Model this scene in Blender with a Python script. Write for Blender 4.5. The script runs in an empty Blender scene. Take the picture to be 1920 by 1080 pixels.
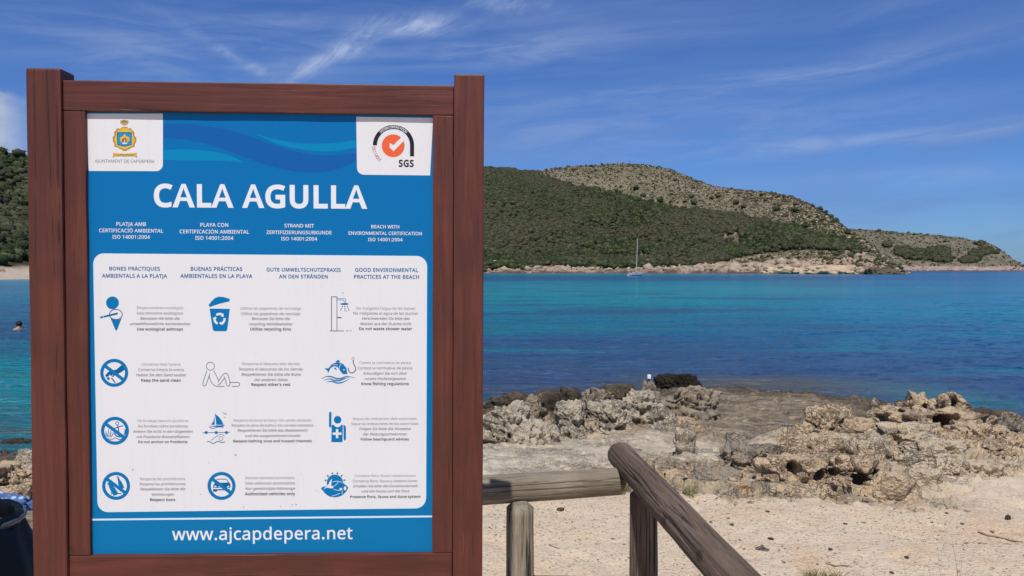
import bpy, bmesh, math, random
import numpy as np
from mathutils import Vector, Matrix, Euler

random.seed(7)
rng = np.random.default_rng(7)
R = math.radians
scene = bpy.context.scene
COL = scene.collection

# ------------------------------------------------------------------ camera
F = 1480.0                     # focal length in photograph pixels (1920 wide)
CAM = np.array([0.0, 0.0, 2.6])
TH = math.atan((540 - 506) / F)
cd = bpy.data.cameras.new('camera'); cam = bpy.data.objects.new('camera', cd); COL.objects.link(cam)
cd.sensor_width = 36; cd.lens = F / 1920 * 36; cd.clip_start = 0.05; cd.clip_end = 60000
cam.location = CAM; cam.rotation_euler = (math.pi / 2 - TH, 0, 0)
scene.camera = cam

# ------------------------------------------------------------------ view
vs = scene.view_settings
vs.view_transform = 'Standard'; vs.look = 'None'; vs.gamma = 1; vs.exposure = 0.0; vs.use_curve_mapping = False
scene.cycles.max_bounces = 6; scene.cycles.diffuse_bounces = 3; scene.cycles.glossy_bounces = 3

# ------------------------------------------------------------------ node helper
class NT:
    def __init__(s, tree): s.t = tree; s.n = tree.nodes; s.l = tree.links
    def node(s, typ, **kw):
        nd = s.n.new(typ)
        for k, v in kw.items(): setattr(nd, k, v)
        return nd
    def put(s, sock, v):
        if v is None: return
        if isinstance(v, bpy.types.NodeSocket): s.l.new(v, sock)
        else: sock.default_value = v
    def math(s, op, a, b=None, c=None, clamp=False):
        nd = s.node('ShaderNodeMath', operation=op, use_clamp=clamp)
        for i, v in enumerate((a, b, c)): s.put(nd.inputs[i], v)
        return nd.outputs[0]
    def vmath(s, op, a, b=None):
        nd = s.node('ShaderNodeVectorMath', operation=op); s.put(nd.inputs[0], a); s.put(nd.inputs[1], b)
        return nd.outputs[0]
    def mix(s, f, a, b, blend='MIX'):
        nd = s.node('ShaderNodeMix', data_type='RGBA', blend_type=blend)
        s.put(nd.inputs[0], f); s.put(nd.inputs[6], col4(a)); s.put(nd.inputs[7], col4(b))
        return nd.outputs[2]
    def noise(s, vec, scale=1, detail=4, rough=.5, dist=0, out=0):
        nd = s.node('ShaderNodeTexNoise'); s.put(nd.inputs['Vector'], vec)
        nd.inputs['Scale'].default_value = scale; nd.inputs['Detail'].default_value = detail
        nd.inputs['Roughness'].default_value = rough; nd.inputs['Distortion'].default_value = dist
        return nd.outputs[out]
    def voro(s, vec, scale=1, feature='F1', out=0, rand=1):
        nd = s.node('ShaderNodeTexVoronoi', feature=feature); s.put(nd.inputs['Vector'], vec)
        nd.inputs['Scale'].default_value = scale; nd.inputs['Randomness'].default_value = rand
        return nd.outputs[out]
    def ramp(s, f, stops, interp='LINEAR'):
        nd = s.node('ShaderNodeValToRGB'); nd.color_ramp.interpolation = interp
        e = nd.color_ramp.elements
        while len(e) > 1: e.remove(e[-1])
        e[0].position = stops[0][0]; e[0].color = col4(stops[0][1])
        for p, c in stops[1:]:
            x = e.new(p); x.color = col4(c)
        s.put(nd.inputs[0], f); return nd.outputs[0]
    def mapr(s, v, a, b, c=0, d=1, smooth=False):
        nd = s.node('ShaderNodeMapRange'); nd.interpolation_type = 'SMOOTHSTEP' if smooth else 'LINEAR'
        s.put(nd.inputs[0], v)
        for i, x in enumerate((a, b, c, d)): nd.inputs[i + 1].default_value = x
        return nd.outputs[0]
    def scalev(s, vec, sx, sy, sz):
        nd = s.node('ShaderNodeMapping'); s.put(nd.inputs[0], vec); nd.inputs[3].default_value = (sx, sy, sz)
        return nd.outputs[0]
    def bump(s, h, strength=.5, dist=.01, normal=None):
        nd = s.node('ShaderNodeBump'); s.put(nd.inputs['Height'], h); nd.inputs['Strength'].default_value = strength
        nd.inputs['Distance'].default_value = dist
        if normal is not None: s.put(nd.inputs['Normal'], normal)
        return nd.outputs[0]

def col4(c):
    if isinstance(c, bpy.types.NodeSocket): return c
    if isinstance(c, (int, float)): return (c, c, c, 1)
    return tuple(c) if len(c) == 4 else (*c, 1)

def px_uv(px, py):
    """direction coordinates (azimuth, slope) of a viewing direction, used to place clouds on the sky"""
    t = (px - 960) / F
    return math.atan(t), (506 - py) / F * math.cos(math.atan(t))

# ------------------------------------------------------------------ sky
SUN_EL, SUN_AZ = R(58), R(5)           # azimuth counted from straight behind the camera towards its left
world = bpy.data.worlds.new('World'); scene.world = world; world.use_nodes = True
w = NT(world.node_tree); w.n.clear()
sky = w.node('ShaderNodeTexSky', sky_type='NISHITA'); sky.sun_disc = False
sky.sun_elevation = SUN_EL; sky.sun_rotation = math.pi + SUN_AZ
sky.air_density = 1.0; sky.dust_density = .3; sky.ozone_density = 3.0; sky.altitude = 10
tc = w.node('ShaderNodeTexCoord'); sp = w.node('ShaderNodeSeparateXYZ'); w.l.new(tc.outputs['Generated'], sp.inputs[0])
X, Y, Z = sp.outputs
U = w.math('ARCTAN2', X, Y)
V = w.math('DIVIDE', Z, w.math('SQRT', w.math('ADD', w.math('MULTIPLY', X, X), w.math('ADD', w.math('MULTIPLY', Y, Y), 1e-6))))
def uvvec(su, sv, tilt, ou=0.0):
    cb = w.node('ShaderNodeCombineXYZ')
    w.l.new(w.math('MULTIPLY_ADD', U, su, ou), cb.inputs[0])
    w.l.new(w.math('MULTIPLY', w.math('SUBTRACT', V, w.math('MULTIPLY', U, tilt)), sv), cb.inputs[1])
    return cb.outputs[0]
warp = w.noise(uvvec(2.2, 5, 0), 1, 3, .5, out=1)
def warped(vec, amt):
    sc_ = w.node('ShaderNodeVectorMath', operation='SCALE'); w.l.new(w.vmath('SUBTRACT', warp, (.5, .5, .5)), sc_.inputs[0]); sc_.inputs['Scale'].default_value = amt
    return w.vmath('ADD', vec, sc_.outputs[0])
veil = w.noise(warped(uvvec(1.5, 14, .05, 3.1), 1.6), 1, 6, .55)
veil2 = w.noise(warped(uvvec(2.6, 34, .09, 9.4), 2.2), 1, 6, .62)
m1 = w.mapr(veil, .42, .74, 0, .46, True)
m2 = w.mapr(veil2, .46, .78, 0, .34, True)
def blob(px, py, a, b, ang, gain, fine=1.0):
    u0, v0 = px_uv(px, py); a /= F; b /= F; c, s_ = math.cos(R(ang)), math.sin(R(ang))
    du = w.math('SUBTRACT', U, u0); dv = w.math('SUBTRACT', V, v0)
    p = w.math('DIVIDE', w.math('ADD', w.math('MULTIPLY', du, c), w.math('MULTIPLY', dv, s_)), a)
    q = w.math('DIVIDE', w.math('SUBTRACT', w.math('MULTIPLY', dv, c), w.math('MULTIPLY', du, s_)), b)
    r2 = w.math('ADD', w.math('MULTIPLY', p, p), w.math('MULTIPLY', q, q))
    return w.math('MULTIPLY', w.math('POWER', 2.718, w.math('MULTIPLY', r2, -1)), gain)
wisp = w.noise(warped(uvvec(16, 34, .5), 1.5), 1, 7, .68, .6)
wm = None
for bb in ((612, 112, 85, 16, 28, 1.35), (775, 50, 85, 20, 4, 1.35), (455, 115, 120, 10, -26, .6), (960, 12, 75, 16, -3, .85),
           (690, 80, 40, 10, 35, 1.0)):
    g = blob(*bb); wm = g if wm is None else w.math('ADD', wm, g)
wmask = w.math('MULTIPLY', wm, w.mapr(wisp, .36, .70, .12, .75, True))
flat_ = w.noise(warped(uvvec(7, 48, .06), 2.0), 1, 7, .62, .4); wm = None
for bb in ((1560, 270, 330, 16, 2, .8), (1500, 140, 520, 20, 4, .75), (980, 95, 300, 34, 3, .7), (1250, 240, 480, 40, 2, .55), (300, 100, 320, 60, -2, .6), (640, 55, 220, 24, 2, .6), (1750, 330, 400, 16, 1, .4)):
    g = blob(*bb); wm = g if wm is None else w.math('ADD', wm, g)
wmask = w.math('ADD', wmask, w.math('MULTIPLY', wm, w.mapr(flat_, .34, .72, .10, .62, True)))
# low cumulus bank over the hills on the left
cu = w.noise(uvvec(9, 13, 0, 1.7), 1, 6, .55)
bank = w.math('MULTIPLY', w.mapr(U, -.53, -.60, 0, 1, True), w.math('MULTIPLY', w.mapr(V, .02, .06, 0, 1, True), 1))
edge = w.math('ADD', V, w.math('MULTIPLY', w.math('SUBTRACT', cu, .5), .16))
cmask = w.math('MULTIPLY', bank, w.mapr(edge, .195, .165, 0, 1, True))
skyc = w.mix(1, sky.outputs[0], (.33, .55, .98), 'MULTIPLY')
soft = w.math('ADD', m1, m2, clamp=True)
soft = w.math('MULTIPLY', soft, w.mapr(V, .62, .28, .5, 1))
CL = 6.2
c1 = w.mix(soft, skyc, (.24 * CL, .40 * CL, .86 * CL))
c2 = w.mix(w.math('MINIMUM', wmask, .92), c1, (.60 * CL, .76 * CL, 1.14 * CL))
shade = w.mapr(w.noise(uvvec(16, 26, 0, 4), 1, 4, .5), .35, .65, .72, 1.15)
cumc = w.mix(1, (1.0 * CL, 1.06 * CL, 1.16 * CL), shade, 'MULTIPLY')
c3 = w.mix(w.math('MULTIPLY', cmask, .95), c2, cumc)
bg = w.node('ShaderNodeBackground'); bg.inputs[1].default_value = .1
w.l.new(c3, bg.inputs[0])
wo = w.node('ShaderNodeOutputWorld'); w.l.new(bg.outputs[0], wo.inputs[0])

sd_ = bpy.data.lights.new('sun', 'SUN'); sd_.energy = 4.4; sd_.angle = R(.53); sd_.color = (1, .955, .89)
sun = bpy.data.objects.new('sun', sd_); COL.objects.link(sun)
SUNV = Vector((-math.sin(SUN_AZ) * math.cos(SUN_EL), -math.cos(SUN_AZ) * math.cos(SUN_EL), math.sin(SUN_EL)))
sun.rotation_euler = SUNV.to_track_quat('Z', 'Y').to_euler(); sun.location = (0, -5, 12)

# ------------------------------------------------------------------ numeric helpers
_perm = rng.permutation(256); _perm = np.concatenate([_perm, _perm, _perm[:2]])
_g = rng.normal(size=(256, 3)); _g /= np.linalg.norm(_g, axis=1)[:, None]; _g = _g.astype(np.float32)
def perlin(x, y, z):
    x = np.asarray(x, np.float32); y = np.asarray(y, np.float32) + np.float32(0) * x; z = np.asarray(z, np.float32) + np.float32(0) * x
    xi = np.floor(x).astype(np.int32); yi = np.floor(y).astype(np.int32); zi = np.floor(z).astype(np.int32)
    fx, fy, fz = x - xi, y - yi, z - zi
    u, v, w_ = fx * fx * fx * (fx * (fx * 6 - 15) + 10), fy * fy * fy * (fy * (fy * 6 - 15) + 10), fz * fz * fz * (fz * (fz * 6 - 15) + 10)
    xi &= 255; yi &= 255; zi &= 255
    res = 0
    for dx in (0, 1):
        a = _perm[xi + dx]; wx = u if dx else 1 - u
        for dy in (0, 1):
            b = _perm[(a + yi + dy) & 511 if False else (a + yi + dy) % 512]; wy = v if dy else 1 - v
            for dz in (0, 1):
                g = _g[_perm[(b + zi + dz) % 512]]; wz = w_ if dz else 1 - w_
                res = res + wx * wy * wz * (g[..., 0] * (fx - dx) + g[..., 1] * (fy - dy) + g[..., 2] * (fz - dz))
    return res * 1.5
def fbm(x, y, z, oct=4, gain=.5, lac=2.03):
    s, a = 0, 1.0
    for i in range(oct):
        s = s + a * perlin(x + 17.3 * i, y + 5.1 * i, z - 9.7 * i); x, y, z = x * lac, y * lac, z * lac; a *= gain
    return s
def ridged(x, y, z, oct=4, gain=.5, lac=2.1):
    s, a, t = 0, 1.0, 0
    for i in range(oct):
        s = s + a * (1 - np.abs(perlin(x + 31.3 * i, y + 7.7 * i, z + 3.3 * i)) * 2); t += a
        x, y, z = x * lac, y * lac, z * lac; a *= gain
    return s / t
def sstep(a, b, x):
    t = np.clip((x - a) / (b - a), 0, 1); return t * t * (3 - 2 * t)
def proj(X, Y, Z):
    """world -> photograph pixel"""
    x, y, z = X - CAM[0], Y - CAM[1], Z - CAM[2]
    f = y * math.cos(TH) - z * math.sin(TH); u = y * math.sin(TH) + z * math.cos(TH)
    return 960 + F * x / f, 540 - F * u / f
def ray(px, py):
    a, b = (px - 960) / F, (540 - py) / F
    return np.array([a, math.cos(TH) + b * math.sin(TH), -math.sin(TH) + b * math.cos(TH)])
def at(px, py, Y):
    d = ray(px, py); return Vector(CAM + d * (Y / d[1]))

# ------------------------------------------------------------------ object helpers
def tag(o, label=None, cat=None, group=None, kind=None):
    if label: o['label'] = label
    if cat: o['category'] = cat
    if group: o['group'] = group
    if kind: o['kind'] = kind
    return o
def link(name, me, mats=(), parent=None, smooth=False):
    o = bpy.data.objects.new(name, me); COL.objects.link(o)
    for m in (mats if isinstance(mats, (list, tuple)) else [mats]): me.materials.append(m)
    if parent is not None: o.parent = parent
    if smooth: me.shade_smooth()
    return o
def empty(name, loc=(0, 0, 0), rot=(0, 0, 0)):
    o = bpy.data.objects.new(name, None); COL.objects.link(o); o.location = loc; o.rotation_euler = rot
    o.empty_display_size = .1; return o
def mesh_np(name, V, Fc):
    me = bpy.data.meshes.new(name); V = np.ascontiguousarray(V, np.float32); Fc = np.ascontiguousarray(Fc, np.int32)
    k = Fc.shape[1]
    me.vertices.add(len(V)); me.vertices.foreach_set('co', V.ravel())
    me.loops.add(Fc.size); me.loops.foreach_set('vertex_index', Fc.ravel())
    me.polygons.add(len(Fc)); me.polygons.foreach_set('loop_start', np.arange(0, Fc.size, k, dtype=np.int32))
    me.update(calc_edges=True); return me
def grid_faces(nr, nc):
    i = np.arange(nr - 1)[:, None] * nc + np.arange(nc - 1)[None, :]
    return np.stack([i, i + 1, i + nc + 1, i + nc], -1).reshape(-1, 4)
def attr(me, name, vals):
    a = me.attributes.new(name, 'FLOAT', 'POINT'); a.data.foreach_set('value', np.ascontiguousarray(vals, np.float32).ravel())
def pyd(name, verts, faces):
    me = bpy.data.meshes.new(name); me.from_pydata([tuple(v) for v in verts], [], faces); me.update(); return me
def bm_mesh(name, bm):
    me = bpy.data.meshes.new(name); bm.to_mesh(me); bm.free(); return me
def box_bm(x0, x1, y0, y1, z0, z1, bevel=0, seg=2, bm=None):
    own = bm is None
    bm = bm or bmesh.new()
    r = bmesh.ops.create_cube(bm, size=1)
    bmesh.ops.scale(bm, vec=(x1 - x0, y1 - y0, z1 - z0), verts=r['verts'])
    bmesh.ops.translate(bm, vec=((x0 + x1) / 2, (y0 + y1) / 2, (z0 + z1) / 2), verts=r['verts'])
    if bevel:
        es = list({e for v in r['verts'] for e in v.link_edges})
        bmesh.ops.bevel(bm, geom=es, offset=bevel, segments=seg, affect='EDGES', profile=.6)
    return bm
_ico = {}
def ico(sub):
    if sub not in _ico:
        bm = bmesh.new(); bmesh.ops.create_icosphere(bm, subdivisions=sub, radius=1)
        _ico[sub] = (np.array([v.co[:] for v in bm.verts]), np.array([[v.index for v in f.verts] for f in bm.faces])); bm.free()
    return _ico[sub][0].copy(), _ico[sub][1].copy()

# ------------------------------------------------------------------ materials
def mat(name, rough=.8, color=None, spec=.3):
    m = bpy.data.materials.new(name); m.use_nodes = True; t = NT(m.node_tree)
    b = t.n['Principled BSDF']; b.inputs['Roughness'].default_value = rough; b.inputs['Specular IOR Level'].default_value = spec
    if color is not None: b.inputs['Base Color'].default_value = col4(color)
    return m, t, b

# ================================================================== SHORE TERRAIN
LAND = np.array([(-60, -60), (-60, 8), (-30, 7.5), (-16, 9.2), (-10, 10.0), (-7.3, 10.6), (-5.6, 11.4), (-4, 12.6), (-2.5, 14.3), (-.8, 15.2), (.2, 14.6), (.75, 13.7), (1.1, 14.6), (2.0, 15.8),
                 (3, 16.4), (4.6, 16.7), (6.0, 16.0), (7.0, 15.0), (7.7, 13.8), (7.6, 12.0), (6.9, 10.9), (6.2, 10.1), (5.75, 9.2), (5.9, 8.3), (6.8, 8.0), (9, 8.4), (14, 8.0), (30, 6), (60, 5), (60, -60)], float)
def signed_dist(X, Y):
    d2 = np.full(X.shape, 1e9); inside = np.zeros(X.shape, bool)
    n = len(LAND)
    for i in range(n):
        a, b = LAND[i], LAND[(i + 1) % n]; e = b - a
        t = np.clip(((X - a[0]) * e[0] + (Y - a[1]) * e[1]) / (e @ e), 0, 1)
        d2 = np.minimum(d2, (X - a[0] - t * e[0]) ** 2 + (Y - a[1] - t * e[1]) ** 2)
        c = (a[1] > Y) != (b[1] > Y)
        inside ^= c & (X < (b[0] - a[0]) * (Y - a[1]) / (b[1] - a[1] + 1e-12) + a[0])
    return np.where(inside, 1, -1) * np.sqrt(d2)
def shore(X, Y, fine=True):
    """height of the rocky shore and its masks"""
    sd = signed_dist(X, Y) + .55 * fbm(X * .7, Y * .7, 3.3, 3) + .18 * fbm(X * 3.1, Y * 3.1, 8.3, 3)
    z = np.interp(sd, [-8, -2, -.6, 0, .5, 1.3, 3, 5, 8, 12], [-1.4, -.6, -.22, .0, .12, .24, .40, .58, .86, 1.0])
    z = z + (1 - sstep(5.5, 7.6, Y + .25 * np.abs(X - 1))) * np.maximum(1.0 - z, 0) * sstep(0, 1.2, sd)
    sl = np.interp(X, [-9, -4, -1, .2, 1.2, 2.0, 2.7, 3.5, 8], [5.6, 5.5, 6.0, 5.95, 5.6, 5.5, 5.3, 5.75, 5.6])
    sn = .16 * fbm(X * .9, Y * .9, 1.2, 3) + .09 * fbm(X * 5, Y * 5, 4.2, 3)
    sand = 1 - sstep(-.25, .3, Y - sl + sn)
    # pale powdery patch between the crag and the sand on the right
    pale = np.exp(-((X - 3.8) / .85) ** 2 - ((Y - 6.05) / .55) ** 2)
    mound = np.exp(-((X - 3.9) / 1.9) ** 2 - ((Y - 7.5) / 1.15) ** 2)
    ledge = sstep(-9, -7, X) * (1 - sstep(2.4, 3.2, X + .5 * fbm(X, Y, 2.2, 2))) * sstep(6.3, 6.9, Y + sn) * (1 - sstep(9.4, 10.1, Y + .7 * sn))
    slab = np.exp(-((X - 1.65) / .55) ** 2 - ((Y - 9.9) / .5) ** 2)
    wetl = sstep(2.2, 3.2, X) * (1 - sstep(5.6, 6.4, X)) * sstep(8.9, 9.7, Y)          # the dark flat shelf beyond
    near = sstep(0, 1, 1 - ledge) * (1 - sand)
    rough = near * (.45 + .55 * np.maximum(mound, 1 - sstep(2.0, 4.5, sd)))
    rough = np.clip(rough - .85 * wetl - 1.0 * slab - .80 * pale, 0.0, 1) + .11 * ledge + .16 * wetl
    mm = np.exp(-((X - 4.0) / 2.15) ** 2 - ((Y - 7.3) / 1.9) ** 2); mm = sstep(.22, .62, mm) * sstep(-.1, .9, sd)
    mm = mm * (1 - sstep(4.9, 5.6, X)); m2 = np.exp(-((X - 2.0) / 1.15) ** 2 - ((Y - 6.35) / .75) ** 2); m2 = sstep(.15, .6, m2)
    z = z + mm * np.maximum(.90 - z, 0) + .04 * mound; z = z + m2 * np.maximum(.985 - z, 0) + .07 * np.exp(-((X - 3.95) / .85) ** 2 - ((Y - 6.75) / .7) ** 2)
    z = z - .30 * np.exp(-((X - 2.58) / .14) ** 2 - ((Y - 5.95) / .10) ** 2) + .03 * (1 - sand) + .10 * slab
    if fine:
        wx = .35 * fbm(X * 1.3, Y * 1.3, 5.5, 2); wy = .35 * fbm(X * 1.3, Y * 1.3, 7.5, 2)
        a = .45 - ridged((X + wx) * 1.3, (Y + wy) * 1.8, 2.0, 5, .58)
        b = fbm(X * 2.6, Y * 3.4, 6.0, 5, .58)
        pit = sstep(.16, .5, perlin((X + wx) * 3.3, (Y + wy) * 4.6, 1.0)) + .7 * sstep(.18, .5, perlin(X * 8.1, Y * 10, 3.0)) + .4 * sstep(.15, .5, perlin(X * 18, Y * 22, 5.0))
        cr = sstep(.90, 1.0, 1 - np.abs(perlin((X + wx * 2) * .9, (Y + wy * 2) * 2.2, 9.0)) * 2.2)
        dd = .17 * a + .10 * b - .13 * pit - .12 * cr + .03; dd = np.where(dd > .05, .05 + .05 * np.tanh((dd - .05) / .05), dd); z = z + rough * dd
        st = perlin((X + wx) * 1.2 + Y * .5, (Y + wy) * 7.5, 4.0); st2 = perlin(X * 2.6 + 9, (Y + .6 * wy) * 17, 2.0)
        lw = np.clip(ledge + .9 * wetl, 0, 1)
        z = z + lw * (.032 * st + .014 * st2 - .035 * sstep(.2, .55, st) + .02 * fbm(X * 6, Y * 9, 3, 4) - .03 * sstep(.93, 1, 1 - np.abs(perlin((X + wx) * .8, (Y + wy) * 3.3, 12)) * 2))
        z = z - sand * .012 * sstep(.12, .42, perlin(X * 4.3, Y * 4.3, 14)) + sand * (.028 * fbm(X * 1.1, Y * 1.1, 9.0, 3) + .006 * fbm(X * 9, Y * 9, 9, 3)) + (.01 * fbm(X * 14, Y * 14, 2, 2)) * (1 - sand)
    return z, sand, rough, sd, pale, mound, ledge, wetl
NA, NR = 1360, 560
ang = np.linspace(R(-52), R(52), NA); rr = np.exp(np.linspace(math.log(1.1), math.log(27), NR))
# rows crowd where the shore is seen at a grazing angle
gx = rr[:, None] * np.sin(ang)[None]; gy = rr[:, None] * np.cos(ang)[None]
gz, sandm, roughm, sdm, palem, moundm, ledgem, shelfm = shore(gx, gy)
zone = np.clip(roughm * 1.5, 0, 1) * (1 - .6 * palem)
lev = gz / .085 + .9 * fbm(gx * 1.1, gy * 1.1, 6.6, 3); fr_ = lev - np.floor(lev)
gz = gz + zone * .8 * (sstep(.30, .62, fr_) - fr_) * .085
ov = sstep(.50, .72, fr_) * (1 - sstep(.74, 1.0, fr_))
gyo = gy - (zone * .085 + .02 * ledgem) * ov * (.6 + .8 * np.abs(fbm(gx * 2, gy * 2, 9, 2)))
me = mesh_np('rocky_shore', np.stack([gx, gyo, gz], -1).reshape(-1, 3), grid_faces(NR, NA)[:, ::-1])
for n_, a_ in (('sand', sandm), ('rough', roughm), ('sd', sdm), ('pale', palem), ('mound', moundm), ('ledge', ledgem), ('shelf', shelfm)): attr(me, n_, a_)

def rock_color(t, pos):
    """limestone: grey weathered skin, tan and orange where it is fresh"""
    n1 = t.noise(pos, 1.1, 5, .6, .4); n2 = t.noise(pos, 5.5, 6, .65, .3); n3 = t.noise(pos, 28, 4, .6)
    c = t.mix(t.mapr(n1, .38, .62, 0, 1, True), (.33, .275, .195), (.46, .35, .22))
    c = t.mix(t.mapr(n2, .50, .68, 0, .8, True), c, (.47, .30, .155))
    c = t.mix(t.mapr(n2, .50, .36, 0, .85, True), c, (.20, .165, .12))
    c = t.mix(t.mapr(n3, .55, .75, 0, .5), c, (.52, .45, .35))
    c = t.mix(t.mapr(n3, .46, .32, 0, .8), c, (.085, .065, .045))
    return c, n1, n2, n3
def cracks(t, pos, sx=1.0, sy=1.0, w=1.0):
    """thin irregular fissures, 1 in the crack"""
    wv = t.noise(pos, 2.6, 5, .65, out=1); sc_ = t.node('ShaderNodeVectorMath', operation='SCALE'); t.l.new(t.vmath('SUBTRACT', wv, (.5, .5, .5)), sc_.inputs[0]); sc_.inputs['Scale'].default_value = .75
    q = t.vmath('ADD', pos, sc_.outputs[0])
    a = t.voro(t.scalev(q, 2.3 * sx, 3.4 * sy, 5), 1, 'DISTANCE_TO_EDGE'); b_ = t.voro(t.scalev(q, 6.5 * sx, 9 * sy, 13), 1, 'DISTANCE_TO_EDGE')
    m1_ = t.mapr(a, .045 * w, .008, 0, 1); m2_ = t.math('MULTIPLY', t.mapr(b_, .06 * w, .01, 0, .8), 1)
    k = t.mapr(t.noise(pos, 1.9, 3, .6), .42, .56, 0, 1)
    return t.math('MULTIPLY', t.math('MAXIMUM', m1_, m2_), k)
M = {}
def make_shore_mat():
    m, t, b = mat('shore', .92, spec=.15)
    pos = t.node('ShaderNodeNewGeometry').outputs['Position']
    def A(n): return t.node('ShaderNodeAttribute', attribute_name=n).outputs['Fac']
    rc, n1, n2, n3 = rock_color(t, pos)
    # ledge: pale grey beige, streaked
    st = t.noise(t.scalev(pos, 1.5, 9, 3), 1.3, 6, .6, .6)
    lc = t.ramp(st, [(.3, (.24, .20, .145)), (.42, (.43, .37, .275)), (.6, (.55, .475, .36)), (.8, (.62, .53, .39))])
    lc = t.mix(t.mapr(t.noise(t.scalev(pos, .5, 2.4, 1), 1.1, 4, .5), .48, .66, 0, .5, True), lc, (.27, .23, .17))
    ckr = cracks(t, pos); ckl = cracks(t, pos, .45, 1.5, 1.2)
    rc = t.mix(t.math('MULTIPLY', ckr, .75), rc, (.055, .040, .026)); lc = t.mix(t.math('MULTIPLY', ckl, .7), lc, (.10, .08, .055))
    c = t.mix(A('ledge'), rc, lc)
    c = t.mix(t.math('MULTIPLY', A('shelf'), t.mapr(st, .35, .6, 1, .6)), c, t.ramp(t.noise(t.scalev(pos, 1.1, 7, 3), 1.6, 7, .68, .8), [(.36, (.06, .048, .034)), (.5, (.19, .155, .11)), (.64, (.40, .335, .24))]))
    mo = t.math('MULTIPLY', A('mound'), .55)
    c = t.mix(mo, c, t.mix(n2, (.47, .315, .175), (.60, .475, .32)))
    c = t.mix(t.math('MULTIPLY', ckr, t.math('MULTIPLY', A('mound'), .6)), c, (.07, .05, .03))
    c = t.mix(t.math('MULTIPLY', A('pale'), .85), c, (.61, .50, .365))
    c = t.mix(t.math('MULTIPLY', ckr, t.math('MULTIPLY', A('pale'), .8)), c, (.24, .20, .16))
    # sand with crushed stone
    sa = t.ramp(t.noise(pos, 1.4, 6, .6, .3), [(.35, (.60, .45, .295)), (.55, (.60, .49, .35)), (.7, (.57, .395, .235))])
    sv = t.noise(pos, 46, 3, .7)
    sa = t.mix(t.mapr(sv, .56, .74, 0, .55), sa, (.58, .51, .42)); sa = t.mix(t.mapr(sv, .46, .30, 0, .9), sa, (.20, .15, .10))
    peb = t.voro(pos, 33); sa = t.mix(t.mapr(peb, .2, .1, 0, .25), sa, (.30, .25, .20))
    edge = t.mapr(t.math('ADD', A('sand'), t.math('MULTIPLY', t.math('SUBTRACT', t.noise(pos, 7, 5, .6), .5), .9)), .35, .65, 0, 1, True)
    c = t.mix(edge, c, sa)
    # tide zone: black-brown algae, wet
    z = t.node('ShaderNodeSeparateXYZ'); t.l.new(pos, z.inputs[0])
    zz = t.math('ADD', z.outputs[2], t.math('MULTIPLY', t.math('SUBTRACT', t.noise(pos, 1.6, 5, .6), .5), .55))
    wet = t.mapr(zz, .50, .20, 0, 1, True)
    c = t.mix(t.math('MULTIPLY', wet, .93), c, t.mix(n2, (.035, .03, .02), (.12, .085, .045)))
    t.l.new(c, b.inputs['Base Color'])
    t.l.new(t.mapr(wet, 0, 1, .92, .45), b.inputs['Roughness'])
    h = t.math('SUBTRACT', t.math('ADD', t.math('MULTIPLY', t.noise(pos, 24, 6, .7), 1.0), t.math('MULTIPLY', t.voro(pos, 60), .35)), t.math('MULTIPLY', t.math('MULTIPLY', ckr, t.math('SUBTRACT', 1, A('sand'))), .8))
    t.l.new(t.bump(h, .75, .022), b.inputs['Normal'])
    return m
M['shore'] = make_shore_mat()
ter = link('rocky_ground', me, M['shore'], smooth=True); tag(ter, kind='structure')
gsheet = mesh_np('ground', np.array([(-60, -60, .9), (60, -60, .9), (60, 4.2, .9), (-60, 4.2, .9)]), np.array([[0, 1, 2, 3]]))
for n_, v_ in (('sand', 1), ('rough', 0), ('sd', 9), ('pale', 0), ('mound', 0), ('ledge', 0), ('shelf', 0)): attr(gsheet, n_, [v_] * 4)
tag(link('ground', gsheet, M['shore']), kind='structure')
def ground_z(x, y): return float(shore(np.array([x], float), np.array([y], float))[0][0])

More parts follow.
